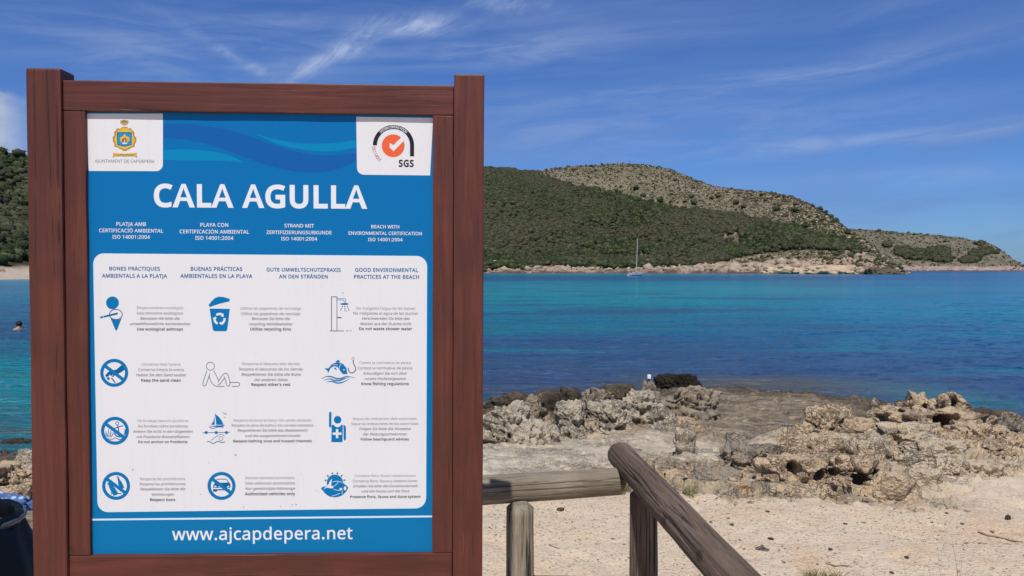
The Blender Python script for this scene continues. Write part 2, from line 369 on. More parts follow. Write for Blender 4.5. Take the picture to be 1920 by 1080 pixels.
# ================================================================== SEA
def make_sea_mat():
    m, t, b = mat('sea', .16, spec=.46); b.inputs['IOR'].default_value = 1.33
    pos = t.node('ShaderNodeNewGeometry').outputs['Position']
    s = t.node('ShaderNodeSeparateXYZ'); t.l.new(pos, s.inputs[0])
    ly = t.math('LOGARITHM', t.math('MAXIMUM', s.outputs[1], 1.0), 10.0)          # log10 of the distance out to sea
    big = t.noise(t.scalev(pos, .006, .02, 1), 1, 4, .55)
    lx = t.math('DIVIDE', s.outputs[0], t.math('MAXIMUM', s.outputs[1], 1.0))
    ly2 = t.math('ADD', ly, t.math('MULTIPLY', t.math('SUBTRACT', big, .5), .22))
    def L(d): return (math.log10(d)) / 4.0
    f = t.math('DIVIDE', ly2, 4.0)
    tur, blue, deep = (.0, .175, .27), (.008, .085, .20), (.008, .04, .14)
    c = t.ramp(f, [(L(10), (.014, .06, .10)), (L(17), (.030, .065, .145)), (L(24), (.018, .075, .17)), (L(31), (.008, .10, .21)), (L(42), (.0, .145, .235)), (L(62), (.0, .21, .28)),
                   (L(110), (.0, .255, .33)), (L(165), (.0, .215, .31)), (L(210), (.0, .11, .235)), (L(300), (.0, .105, .225)), (L(420), (.0, .19, .28)), (L(600), (.0, .17, .27)), (L(900), (.004, .045, .16)), (L(2500), (.004, .032, .13))])
    right = t.mapr(t.math('ADD', lx, t.math('MULTIPLY', t.math('SUBTRACT', big, .5), .5)), .20, .62, 0, .75, True)
    far = t.mapr(ly, 1.5, 1.9, 0, 1, True)
    c = t.mix(t.math('MULTIPLY', right, far), c, t.mix(t.mapr(ly, 1.9, 2.7), (.0, .12, .25), (.002, .055, .17)))
    lf = t.mapr(lx, -.50, -.60, 0, 1, True)
    c = t.mix(lf, c, t.ramp(f, [(L(12), (.02, .13, .16)), (L(16), (.01, .21, .25)), (L(22), (.0, .17, .22)), (L(30), (.015, .075, .15)), (L(42), (.02, .10, .20)), (L(70), (.03, .20, .33)), (L(180), (.06, .27, .40)), (L(215), (.10, .30, .36))]))
    left = t.mapr(lx, -.55, -.62, 0, .3, True)
    c = t.mix(t.math('MULTIPLY', left, t.mapr(ly, 1.3, 1.9, 0, 1, True)), c, (.03, .15, .29))
    # dark sea-grass beds and paler sandy bottom
    p1 = t.noise(t.scalev(pos, .045, .16, 1), 1, 5, .6, .5); 
    c = t.mix(t.math('MULTIPLY', t.mapr(t.math('SUBTRACT', p1, t.math('MULTIPLY', lf, .05)), .52, .62, 0, .6, True), t.mapr(ly, 2.7, 2.2)), c, (.018, .05, .145))
    c = t.mix(t.math('MULTIPLY', t.mapr(p1, .46, .36, 0, .7, True), t.mapr(ly, 2.1, 1.5)), c, (.0, .17, .22))
    p2 = t.noise(t.scalev(pos, .35, .9, 1), 1, 5, .65, .6)
    nearm = t.mapr(ly, 1.42, 1.20, 0, 1, True)
    c = t.mix(t.math('MULTIPLY', t.mapr(p2, .53, .68, 0, .62, True), nearm), c, (.075, .062, .060))
    # green shallows by the rocks
    for gx_, gy_, rx_, ry_, k_ in ((8.2, 17.0, 1.5, 1.3, .85), (9.0, 15.4, 1.2, .8, .7), (-.6, 15.2, 1.6, 1.0, .3), (3.8, 17.8, 2.2, 1.2, .25), (-8.0, 13.6, 1.5, 1.2, .35)):
        du = t.math('DIVIDE', t.math('SUBTRACT', s.outputs[0], gx_), rx_); dv = t.math('DIVIDE', t.math('SUBTRACT', s.outputs[1], gy_), ry_)
        g = t.math('POWER', 2.718, t.math('MULTIPLY', t.math('ADD', t.math('MULTIPLY', du, du), t.math('MULTIPLY', dv, dv)), -1.0))
        c = t.mix(t.math('MULTIPLY', t.math('MULTIPLY', g, k_), t.mapr(p2, .62, .45)), c, (.03, .16, .17))
    for gx_, gy_, rx_, ry_, k_ in ((5.6, 17.8, 3.0, 1.5, .85), (.75, 14.4, .6, 1.0, .95), (7.6, 10.2, 1.3, 1.6, .8), (8.4, 12.6, 1.3, 1.0, .6)):
        du = t.math('DIVIDE', t.math('SUBTRACT', s.outputs[0], gx_), rx_); dv = t.math('DIVIDE', t.math('SUBTRACT', s.outputs[1], gy_), ry_)
        g = t.math('POWER', 2.718, t.math('MULTIPLY', t.math('ADD', t.math('MULTIPLY', du, du), t.math('MULTIPLY', dv, dv)), -1.0))
        c = t.mix(t.math('MULTIPLY', g, k_), c, t.mix(p2, (.055, .06, .03), (.13, .105, .06)))
    # ripples
    w1 = t.noise(t.scalev(pos, .75, 2.6, 1), 1.0, 5, .6, .35); w2 = t.noise(t.scalev(pos, 2.6, 7.5, 1), 1.0, 4, .6, .3); w3 = t.noise(t.scalev(pos, .16, .6, 1), 1, 5, .6)
    w4 = t.noise(t.scalev(pos, .03, .14, 1), 1, 5, .62)
    c = t.mix(t.mapr(w3, .56, .72, 0, .45, True), c, (.010, .035, .12)); c = t.mix(t.mapr(w4, .54, .7, 0, .28, True), c, (.004, .045, .15))
    # foam flecks where the swell touches the shore far off
    t.l.new(c, b.inputs['Base Color'])
    h = t.math('ADD', t.math('MULTIPLY', w1, .14), t.math('ADD', t.math('MULTIPLY', w2, .05), t.math('MULTIPLY', w3, .30)))
    t.l.new(t.bump(h, 1.0, 2.2), b.inputs['Normal'])
    return m
M['sea'] = make_sea_mat()
tag(link('open_sea', mesh_np('sea', np.array([(-30000, 5, -.03), (30000, 5, -.03), (30000, 45000, -.03), (-30000, 45000, -.03)]), np.array([[0, 1, 2, 3]])), M['sea']), kind='structure')

sa_ = np.linspace(R(-40), R(40), 520); sr_ = np.exp(np.linspace(math.log(8.5), math.log(95), 420)); sx_ = sr_[:, None] * np.tan(sa_)[None]; sy_ = sr_[:, None] + 0 * sx_
wv_ = .060 * perlin(sx_ * .34 + .6 * perlin(sx_ * .1, sy_ * .1, 3), sy_ * .62, 1.0) + .045 * perlin(sx_ * .85, sy_ * 1.5 + sx_ * .2, 4.0) + .034 * perlin(sx_ * 1.9 - sy_ * .4, sy_ * 3.2, 8.0) + .018 * perlin(sx_ * 4.4, sy_ * 6.6, 2.0)
calm = .45 + .55 * sstep(11, 22, sy_); wv_ = -np.abs(wv_) * 1.1 + .5 * wv_
fade_ = sstep(95, 60, sy_) * sstep(R(40), R(38), np.abs(sa_))[None]
tag(link('sea', mesh_np('near_sea', np.stack([sx_, sy_, (wv_ * calm + .03) * fade_ - .026], -1).reshape(-1, 3), grid_faces(*sx_.shape)), M['sea'], smooth=True), kind='structure')

# ================================================================== HILLS ACROSS THE BAY
def skyline(tab): 
    tab = np.array(tab, float); return lambda px: np.interp(px, tab[:, 0], tab[:, 1])
SK = skyline([(-1600, 400), (-900, 330), (-400, 286), (-100, 287), (0, 291), (20, 297), (60, 301), (200, 322), (400, 345), (600, 345), (800, 325), (911, 318), (950, 319), (985, 322), (1010, 321), (1060, 314), (1110, 311), (1160, 307.5), (1190, 307.5), (1230, 313),
              (1270, 324), (1300, 337), (1340, 351), (1380, 356), (1430, 360), (1480, 368), (1510, 381), (1530, 392), (1550, 402), (1570, 415), (1585, 428), (1600, 438), (1620, 450), (1640, 466), (1660, 486), (1675, 497), (1690, 506), (1700, 511)])
DS = skyline([(-1600, 70), (-900, 120), (-300, 175), (0, 215), (60, 227), (300, 330), (600, 470), (911, 600), (1200, 590), (1400, 545), (1560, 500), (1690, 480), (1705, 480)])
DR = skyline([(-1600, 300), (-400, 420), (0, 540), (60, 560), (300, 800), (911, 1000), (1050, 1250), (1180, 1350), (1400, 1150), (1500, 950), (1580, 760), (1650, 600), (1690, 500), (1705, 490)])
def headland(name, pxs, SKf, DSf, DRf, nr, amp, beach=None, shift=0.0):
    t = (pxs - 960) / F
    s = np.concatenate([np.linspace(-.04, .12, nr // 4, endpoint=False), np.linspace(.12, 1, nr // 2), np.linspace(1.03, 2.2, nr // 4)])
    sm = lambda f: sum(f(pxs + d) * math.exp(-(d / 12) ** 2) for d in range(-24, 25, 3)) / sum(math.exp(-(d / 12) ** 2) for d in range(-24, 25, 3))
    ds, dr, yr = sm(DSf), sm(DRf), SKf(pxs) * .5 + sm(SKf) * .5
    Y = ds[None] + s[:, None] * (dr - ds)[None]; X = t[None] * Y
    zr = CAM[2] + (506 - yr) / F * dr
    zr = np.maximum(zr, .3)
    prof = np.interp(s, [-.04, 0, .02, .06, .12, .3, .6, .85, 1, 1.2, 2.2], [-.03, .0, .015, .05, .10, .30, .62, .90, 1, .93, .1])
    z = prof[:, None] * zr[None]
    win = (np.clip(s, 0, 1) * np.clip(1 - s, 0, 1) ** 1.8 * 5.5)[:, None]
    k = zr[None]
    wob = fbm(X * .006, Y * .004, 1.0 + shift, 4, .55)
    gul = ridged(X * .012, Y * .005, 4.0 + shift, 4, .5) - .5
    z = z + win * k * amp * (wob * .8 + gul * .9)
    z = z + np.clip(s, 0, 1)[:, None] ** .5 * (1.1 * fbm(X * .05, Y * .05, 2 + shift, 3))
    # rocky foot
    foot = (np.exp(-((s - .03) / .035) ** 2))[:, None] * (0 if beach is None else (1 - beach(pxs))[None] if True else 1) if beach is not None else np.exp(-((s - .03) / .035) ** 2)[:, None]
    z = z + foot * (1.2 + 5.5 * ridged(X * .035, Y * .05, 7 + shift, 5, .65) ** 2) * np.clip(k / 40, .15, 1)
    return X, Y, z, s
pxs = np.concatenate([np.linspace(-1600, -40, 80, endpoint=False), np.linspace(-40, 70, 110, endpoint=False), np.linspace(70, 890, 120, endpoint=False), np.linspace(890, 1705, 860)])
beachf = lambda px: 1 - sstep(180, 420, px)
hX, hY, hZ, hs = headland('headland', pxs, SK, DS, DR, 240, .17, beachf)
# sandy beach at the left
bm_ = beachf(pxs)[None] * np.ones_like(hX); off = (hY - DS(pxs)[None])
bz = np.interp(off, [-20, 0, 6, 22, 34, 60], [-.8, 0, .7, 2.0, 2.9, 5.5])
hZ = np.where((bm_ > .5) & (off < 60), bz * sstep(60, 25, off) + hZ * sstep(25, 60, off), hZ)
ppx, ppy = proj(hX, hY, hZ)
ty = skyline([(-1600, 250), (0, 285), (60, 290), (911, 312), (985, 322), (1010, 331), (1060, 343), (1130, 357), (1200, 374), (1250, 386), (1320, 398), (1400, 412), (1450, 420), (1500, 433), (1540, 447), (1600, 460), (1640, 480), (1700, 505)])
ly_ = skyline([(-1600, 500), (0, 500), (70, 500), (400, 502), (911, 505), (1000, 505), (1060, 501), (1200, 502), (1300, 497), (1380, 484), (1440, 474), (1500, 466), (1560, 468), (1620, 472), (1660, 480), (1700, 500)])
nz = 9 * fbm(hX * .02, hY * .012, 3.0, 4, .6)
fr = sstep(-6, 4, ppy - ty(ppx) + nz) * sstep(4, -3, ppy - ly_(ppx) + .35 * nz)
fr = np.where(hs[:, None] > 1.05, np.where(ppx < 980, 1, 0), fr)
clear_ = (np.exp(-((ppx - 1380) / 9) ** 2 - ((ppy - 448) / 16) ** 2) + np.exp(-((ppx - 1360) / 9) ** 2 - ((ppy - 445) / 10) ** 2)
          + np.exp(-((ppx - 1160) / 55) ** 2 - ((ppy - 482) / 4) ** 2) * .9 + np.exp(-((ppx - 1205) / 12) ** 2 - ((ppy - 478 - (ppx - 1205) * .7) / 4) ** 2) + np.exp(-((ppx - 1270) / 45) ** 2 - ((ppy - 487 ) / 3) ** 2))
fr = np.clip(fr - 1.2 * clear_, 0, 1)
me = mesh_np('headland', np.stack([hX, hY, hZ], -1).reshape(-1, 3), grid_faces(*hX.shape)[:, ::-1])
attr(me, 'forest', fr); attr(me, 'beach', (bm_ > .5) * (1 - sstep(26, 36, off + 4 * fbm(hX * .1, hY * .1, 0, 2))))
shz = np.broadcast_to(hs[:, None], hX.shape); attr(me, 'up', shz)
def make_hill_mat(name, tint=(1, 1, 1)):
    m, t, b = mat(name, .95, spec=.1)
    pos = t.node('ShaderNodeNewGeometry').outputs['Position']
    def A(n): return t.node('ShaderNodeAttribute', attribute_name=n).outputs['Fac']
    s = t.node('ShaderNodeSeparateXYZ'); t.l.new(pos, s.inputs[0])
    n1 = t.noise(pos, .012, 5, .6); n2 = t.noise(pos, .11, 5, .65); n3 = t.noise(pos, .42, 4, .7)
    c = t.mix(t.mapr(n1, .4, .62, 0, 1, True), (.150, .135, .080), (.225, .185, .120))
    c = t.mix(t.mapr(n2, .47, .62, 0, .75, True), c, (.055, .060, .026)); c = t.mix(t.mapr(n3, .53, .66, 0, .8), c, (.36, .31, .235))
    c = t.mix(t.mapr(n3, .46, .36, 0, .8), c, (.04, .045, .022))
    fc = t.mix(n2, (.035, .042, .018), (.075, .066, .035))
    c = t.mix(A('forest'), c, fc)
    rock = t.ramp(t.noise(t.scalev(pos, .07, .07, .3), 1, 6, .7), [(.3, (.10, .07, .05)), (.45, (.32, .225, .16)), (.6, (.45, .34, .25)), (.75, (.52, .42, .33))])
    zz = t.math('ADD', s.outputs[2], t.math('MULTIPLY', t.math('SUBTRACT', n2, .5), 14))
    rm = t.math('MULTIPLY', t.mapr(zz, 15, 8.0, 0, 1, True), t.math('SUBTRACT', 1, A('forest')))
    c = t.mix(rm, c, rock)
    c = t.mix(t.mapr(zz, 3.2, 1.0, 0, .8), c, (.055, .042, .034))
    c = t.mix(A('beach'), c, t.mix(t.noise(pos, .3, 4), (.50, .41, .30), (.56, .47, .36)))
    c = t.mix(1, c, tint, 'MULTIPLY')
    t.l.new(c, b.inputs['Base Color'])
    t.l.new(t.bump(t.noise(pos, .35, 5, .7), 1, 2.2), b.inputs['Normal'])
    return m
M['hill'] = make_hill_mat('hill')
hill = tag(link('hills', me, M['hill'], smooth=True), kind='structure')
# second, farther headland
SK2 = skyline([(1300, 440), (1500, 432), (1590, 429), (1620, 430), (1700, 437), (1760, 441), (1800, 446), (1830, 453), (1850, 454), (1862, 459), (1880, 472), (1900, 486), (1915, 495), (1930, 503), (1945, 507)])
DS2 = skyline([(1300, 1500), (1945, 1750)]); DR2 = skyline([(1300, 2000), (1700, 2150), (1850, 1980), (1945, 1770)])
pxs2 = np.linspace(1300, 1944, 520)
kX, kY, kZ, ks = headland('far', pxs2, SK2, DS2, DR2, 120, .16, None, 40)
kpx, kpy = proj(kX, kY, kZ)
def el(px, py, a, b): return np.exp(-((kpx - px) / a) ** 2 - ((kpy - py) / b) ** 2)
kf = el(1690, 472, 16, 10) + el(1712, 480, 26, 11) + el(1745, 476, 22, 13) + el(1768, 470, 14, 8) + el(1770, 487, 20, 9) + el(1850, 473, 26, 8) + el(1826, 484, 16, 10) + el(1838, 458, 10, 4) + el(1660, 462, 10, 5) + el(1810, 490, 14, 6)
kf = sstep(.5, .8, kf + .3 * fbm(kX * .03, kY * .02, 2, 3)) * (ks[:, None] < 1)
me = mesh_np('far_headland', np.stack([kX, kY, kZ], -1).reshape(-1, 3), grid_faces(*kX.shape)[:, ::-1])
attr(me, 'forest', kf); attr(me, 'beach', kf * 0); attr(me, 'up', kf * 0)
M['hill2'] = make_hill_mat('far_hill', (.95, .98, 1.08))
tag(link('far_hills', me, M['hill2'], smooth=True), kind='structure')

# ---- crowns
def leaf_mat(name, a, b_, c_):
    m, t, b = mat(name, .9, spec=.1)
    rnd = t.node('ShaderNodeObjectInfo').outputs['Random']
    pos = t.node('ShaderNodeNewGeometry').outputs['Position']
    c = t.ramp(rnd, [(0, a), (.5, b_), (1, c_)])
    c = t.mix(t.mapr(t.noise(pos, .9, 3, .7), .4, .65, 0, .6), c, t.mix(1, c, (1.6, 1.5, 1.35), 'MULTIPLY'))
    big = t.noise(pos, .010, 4, .6)
    c = t.mix(t.mapr(big, .40, .60, .6, 0, True), c, (.080, .072, .048))
    t.l.new(c, b.inputs['Base Color']); return m
M['pine'] = leaf_mat('pine_crown', (.017, .030, .012), (.034, .048, .020), (.072, .080, .038))
M['shrub'] = leaf_mat('shrub_crown', (.030, .040, .018), (.050, .056, .024), (.095, .088, .045))
M['bark'] = mat('bark', .9, (.12, .085, .06))[0]
M['pale_stone'] = mat('pale_stone', .9, (.36, .285, .205))[0]
def crown_mesh(name, seed, sub=2, flat=.8, fuzz=50, rough=.45):
    V, Fc = ico(sub); r = np.random.default_rng(seed)
    d = 1 + rough * fbm(V[:, 0] * 1.6 + seed, V[:, 1] * 1.6, V[:, 2] * 1.6, 3, .7) + .22 * r.normal(size=len(V)) * .6
    V = V * d[:, None] * [1, 1, flat]; V[:, 2] += flat * .9
    vs_, fs = [V], [Fc]; n = len(V)
    for i in range(fuzz):
        p = r.normal(size=3); p /= np.linalg.norm(p); p = p * (.85 + .4 * r.random()) * [1, 1, flat] + [0, 0, flat * .9]
        q = p + r.normal(size=(3, 3)) * .17
        vs_.append(q); fs.append(np.array([[n, n + 1, n + 2]])); n += 3
    me = mesh_np(name, np.concatenate(vs_), np.concatenate(fs)); return me
pv = [crown_mesh('pine_crown', 10 + i, 2, .75 + .1 * (i % 3)) for i in range(5)]
for m_ in pv: m_.materials.append(M['pine'])
sv_ = [crown_mesh('shrub_crown', 40 + i, 1, .7, 16) for i in range(3)]
for m_ in sv_: m_.materials.append(M['shrub'])
stv = []
for i in range(3):
    V_, F_ = ico(1); r_ = np.random.default_rng(80 + i); V_ = V_ * (1 + .3 * r_.normal(size=(len(V_), 1))) * [1, .8, .6]
    q = mesh_np('stone_block', V_, F_); q.materials.append(M['pale_stone']); stv.append(q)
def scatter(name, pts, scl, variants, label=None, cat=None):
    """one stuff object: points carrying instances of a few meshes"""
    c = bpy.data.collections.new(name + '_kinds')
    for v in variants:
        o = bpy.data.objects.new(v.name, v); c.objects.link(o)
    me = bpy.data.meshes.new(name); me.from_pydata([tuple(p) for p in pts], [], []); 
    attr(me, 'size', scl)
    o = link(name, me); tag(o, label, cat, kind='stuff')
    ng = bpy.data.node_groups.new(name, 'GeometryNodeTree')
    ng.interface.new_socket('Geometry', in_out='INPUT', socket_type='NodeSocketGeometry'); ng.interface.new_socket('Geometry', in_out='OUTPUT', socket_type='NodeSocketGeometry')
    N = ng.nodes; gi = N.new('NodeGroupInput'); go = N.new('NodeGroupOutput'); ip = N.new('GeometryNodeInstanceOnPoints')
    ci = N.new('GeometryNodeCollectionInfo'); ci.inputs['Collection'].default_value = c; ci.inputs['Separate Children'].default_value = True; ci.inputs['Reset Children'].default_value = True
    ip.inputs['Pick Instance'].default_value = True
    ri = N.new('FunctionNodeRandomValue'); ri.data_type = 'INT'; ri.inputs[4].default_value = 0; ri.inputs[5].default_value = len(variants) - 1
    rv = N.new('FunctionNodeRandomValue'); rv.data_type = 'FLOAT_VECTOR'; rv.inputs[0].default_value = (-.12, -.12, 0); rv.inputs[1].default_value = (.12, .12, 6.283)
    na = N.new('GeometryNodeInputNamedAttribute'); na.data_type = 'FLOAT'; na.inputs['Name'].default_value = 'size'
    l = ng.links
    l.new(gi.outputs[0], ip.inputs['Points']); l.new(ci.outputs[0], ip.inputs['Instance']); l.new(ri.outputs[2], ip.inputs['Instance Index'])
    l.new(rv.outputs[0], ip.inputs['Rotation']); l.new(na.outputs[0], ip.inputs['Scale']); l.new(ip.outputs[0], go.inputs[0])
    o.modifiers.new('scatter', 'NODES').node_group = ng
    return o
def pick(X, Y, Z, Wt, n, seed, zoff=0):
    """n random points on a grid surface, drawn by area times weight"""
    r = np.random.default_rng(seed)
    ax = np.hypot(X[1:, :-1] - X[:-1, :-1], Y[1:, :-1] - Y[:-1, :-1]) * np.hypot(X[:-1, 1:] - X[:-1, :-1], Y[:-1, 1:] - Y[:-1, :-1])
    p = (ax * Wt[:-1, :-1]).ravel(); p = p / p.sum()
    idx = r.choice(len(p), n, p=p); i, j = np.unravel_index(idx, ax.shape); u, v = r.random(n), r.random(n)
    f = lambda A: (A[i, j] * (1 - u) * (1 - v) + A[i + 1, j] * u * (1 - v) + A[i, j + 1] * (1 - u) * v + A[i + 1, j + 1] * u * v)
    return np.stack([f(X), f(Y), f(Z) + zoff], -1)
vis = (hs[:, None] < 1.08) & (pxs[None] > -80) & ((pxs[None] > 860) | (pxs[None] < 110))
P = pick(hX, hY, hZ, (fr > .45) * fr * vis * (pxs[None] > 800), 30000, 1, -.7)
scatter('pine_forest', P, rng.uniform(1.25, 2.9, len(P)) * (1 + .25 * fbm(P[:, 0] * .02, P[:, 1] * .02, 3, 2)), pv, 'dense dark green pine forest covering the lower hillside across the bay')
nearside = (hs[:, None] < 1.08) * (pxs[None] > -1000) * (pxs[None] < 866) * (off > 34)
dens = np.where((hs[:, None] > .45) & (pxs[None] < 400), .22 + .6 * sstep(.0, .5, fbm(hX * .05, hY * .03, 5, 3)), 1.0)
P = pick(hX, hY, hZ, nearside * dens, 26000, 2, -.5)
scatter('woodland', P, rng.uniform(1.1, 2.6, len(P)), pv, 'green woodland on the slope above the sandy beach')
bare = (1 - fr) * vis * (hs[:, None] > .10) * (pxs[None] > 500) * (hs[:, None] < 1.03)
P = pick(hX, hY, hZ, bare, 11000, 3, -.3)
scatter('scrub', P, np.exp(rng.normal(-.35, .45, len(P))), sv_, 'low dark scrub dotted over the bare hilltop')
P = pick(hX, hY, hZ, bare, 9000, 4, 0)
scatter('hill_stones', P, np.exp(rng.normal(-.3, .4, len(P))) * 1.0, stv, 'pale stones scattered over the bare hilltop')
ft = (hs[:, None] > .004) * (hs[:, None] < .10) * (pxs[None] > 880) * (1 - fr)
P = pick(hX, hY, hZ, ft * np.exp(-((hs[:, None] - .02) / .03) ** 2), 1400, 8, -.2)
scatter('shore_boulders', P, np.exp(rng.normal(.25, .5, len(P))), stv, 'pale boulders along the foot of the headland')
P = pick(kX, kY, kZ, (kf > .5) * 1.0, 900, 5, -1); scatter('far_grove', P, rng.uniform(3, 6, len(P)), pv, 'dark tree groves on the farthest headland')
P = pick(kX, kY, kZ, (1 - kf) * (ks[:, None] > .12) * (ks[:, None] < 1.02), 3200, 6, -.3); scatter('far_scrub', P, np.exp(rng.normal(.35, .4, len(P))), sv_, 'sparse scrub on the farthest headland')

def on_hill(px, py, G=(hX, hY, hZ, ppx, ppy)):
    j = np.argmin(np.abs(pxs - px)); k = hs <= 1.0
    i = np.argmin(np.abs(G[4][k, j] - py)); return Vector((G[0][i, j], G[1][i, j], G[2][i, j]))
trunkme = None
def pine(name, loc, r, label, mesh, group):
    e = empty(name, loc); tag(e, label, 'tree', group)
    bm = bmesh.new(); bmesh.ops.create_cone(bm, cap_ends=True, segments=7, radius1=.09 * r, radius2=.05 * r, depth=r * 1.0)
    bmesh.ops.translate(bm, vec=(0, 0, r * .2), verts=bm.verts)
    link('trunk', bm_mesh('trunk', bm), M['bark'], e)
    o = bpy.data.objects.new('crown', mesh); COL.objects.link(o); o.parent = e; o.scale = (r, r, r); o.location = (0, 0, r * .25); o.rotation_euler = (0, 0, random.uniform(0, 6))
    return e
PT = [(1068, 350, 5.5, 'first dark pine standing alone where the forest meets the bare slope'), (1092, 353, 4.5, 'dark pine just right of the first lone one on the upper slope'),
      (1105, 357, 5.0, 'left tree of a touching pair of pines high on the slope'), (1114, 358, 5.2, 'right tree of a touching pair of pines high on the slope'), (1155, 360, 3.8, 'small lone pine straight below the rounded summit'),
      (1192, 356, 5.0, 'dark lone pine on the scrub right above the sailboat mast'), (1205, 369, 5.0, 'lone pine lower and right of the one above the mast'), (1194, 377, 3.6, 'small pine at the upper edge of the forest above the mast'), (1229, 350, 3.4, 'small round pine in the middle of the bare hillside'),
      (1238, 379, 5.0, 'pine at the forest edge below the middle of the bare hillside'), (1258, 367, 3.6, 'small pine alone halfway up the stony slope'), (1296, 372, 5.0, 'upper pine of a clump on the stony slope'), (1301, 384, 5.4, 'lower pine of a clump on the stony slope'), (1284, 380, 4.0, 'left pine of a clump on the stony slope'),
      (1333, 374, 3.8, 'dark pine left of the pair beneath the shoulder'), (1346, 371, 5.0, 'large dark pine beneath the shoulder of the ridge'), (1380, 384, 5.2, 'dark pine at the top of the gully'), (1393, 391, 4.6, 'pine right of the gully top'), (1427, 367, 3.8, 'pine close under the falling ridge line'),
      (1444, 379, 4.2, 'round pine on pale scree near the ridge'), (1471, 377, 3.0, 'small pine high on the pale scree'), (1455, 395, 5.5, 'large pine in the middle of the pale scree'), (1489, 398, 5.4, 'right-hand large pine on the pale scree'), (1521, 388, 4.0, 'pine standing on the ridge line against the sky'),
      (1536, 396, 4.6, 'second pine on the ridge line against the sky'), (1546, 402, 4.6, 'third pine on the ridge line against the sky'), (1557, 409, 4.2, 'pine low on the ridge line near the saddle'), (1566, 416, 4.0, 'last pine on the ridge line before the saddle'), (1510, 427, 5.0, 'pine above the pale cliff foot'), (1588, 440, 4.2, 'pine at the saddle between the two headlands'),
      (1606, 478, 4.5, 'dark pine low on the spur by the cliff'), (1590, 470, 5.0, 'dark pine on the spur left of the last one')]
for i, (px, py, r, lb) in enumerate(PT):
    pine('pine_tree', on_hill(px, py) + Vector((0, 0, -.6)), r * .62, lb, pv[i % 5], 'single pines on the bare hillside')
pine('pine_tree', on_hill(8, 296), 3.4, 'round pine on the crest behind the beach left of the sign', pv[1], 'pines on the crest behind the beach')
pine('pine_tree', on_hill(38, 300), 3.6, 'dark pine on the crest touching the left post of the sign', pv[2], 'pines on the crest behind the beach')

# ================================================================== SHORE ROCKS
def make_rock_mat(name, mode):
    m, t, b = mat(name, .92, spec=.15)
    pos = t.node('ShaderNodeNewGeometry').outputs['Position']
    c, n1, n2, n3 = rock_color(t, pos)
    if mode == 'grey': c = t.mix(.55, c, t.mix(n2, (.19, .165, .13), (.37, .32, .25)))
    if mode == 'pale': c = t.mix(.86, c, t.mix(n2, (.43, .37, .28), (.60, .52, .39)))
    if mode == 'tan': c = t.mix(.78, c, t.mix(n1, (.53, .365, .21), (.63, .50, .345)))
    if mode == 'cream': c = t.mix(.84, c, t.mix(n2, (.50, .395, .265), (.68, .56, .40)))
    if mode == 'dark': c = t.mix(.85, c, t.mix(n2, (.032, .027, .021), (.115, .092, .066)))
    if mode == 'black': c = t.mix(.96, c, t.mix(n2, (.006, .007, .004), (.022, .020, .011)))
    if mode not in ('black',):
        z = t.node('ShaderNodeSeparateXYZ'); t.l.new(pos, z.inputs[0])
        wet = t.mapr(t.math('ADD', z.outputs[2], t.math('MULTIPLY', t.math('SUBTRACT', n2, .5), .6)), .40, .1, 0, .9, True)
        c = t.mix(wet, c, (.05, .04, .028))
    t.l.new(c, b.inputs['Base Color']); b.inputs['Roughness'].default_value = .6 if mode == 'black' else .92
    ck = cracks(t, pos)
    c = t.mix(t.math('MULTIPLY', ck, {'black': .0, 'pale': .38, 'cream': .55, 'tan': .6}.get(mode, .75)), c, (.055, .040, .026)); t.l.new(c, b.inputs['Base Color'])
    h = t.math('SUBTRACT', t.math('ADD', t.noise(pos, 22, 6, .72), t.math('MULTIPLY', t.voro(pos, 45), .5)), t.math('MULTIPLY', ck, .8))
    t.l.new(t.bump(h, 1.0, .035), b.inputs['Normal'])
    return m
RM = {k: make_rock_mat('limestone_' + k, k) for k in ('grey', 'pale', 'cream', 'tan', 'dark', 'black')}
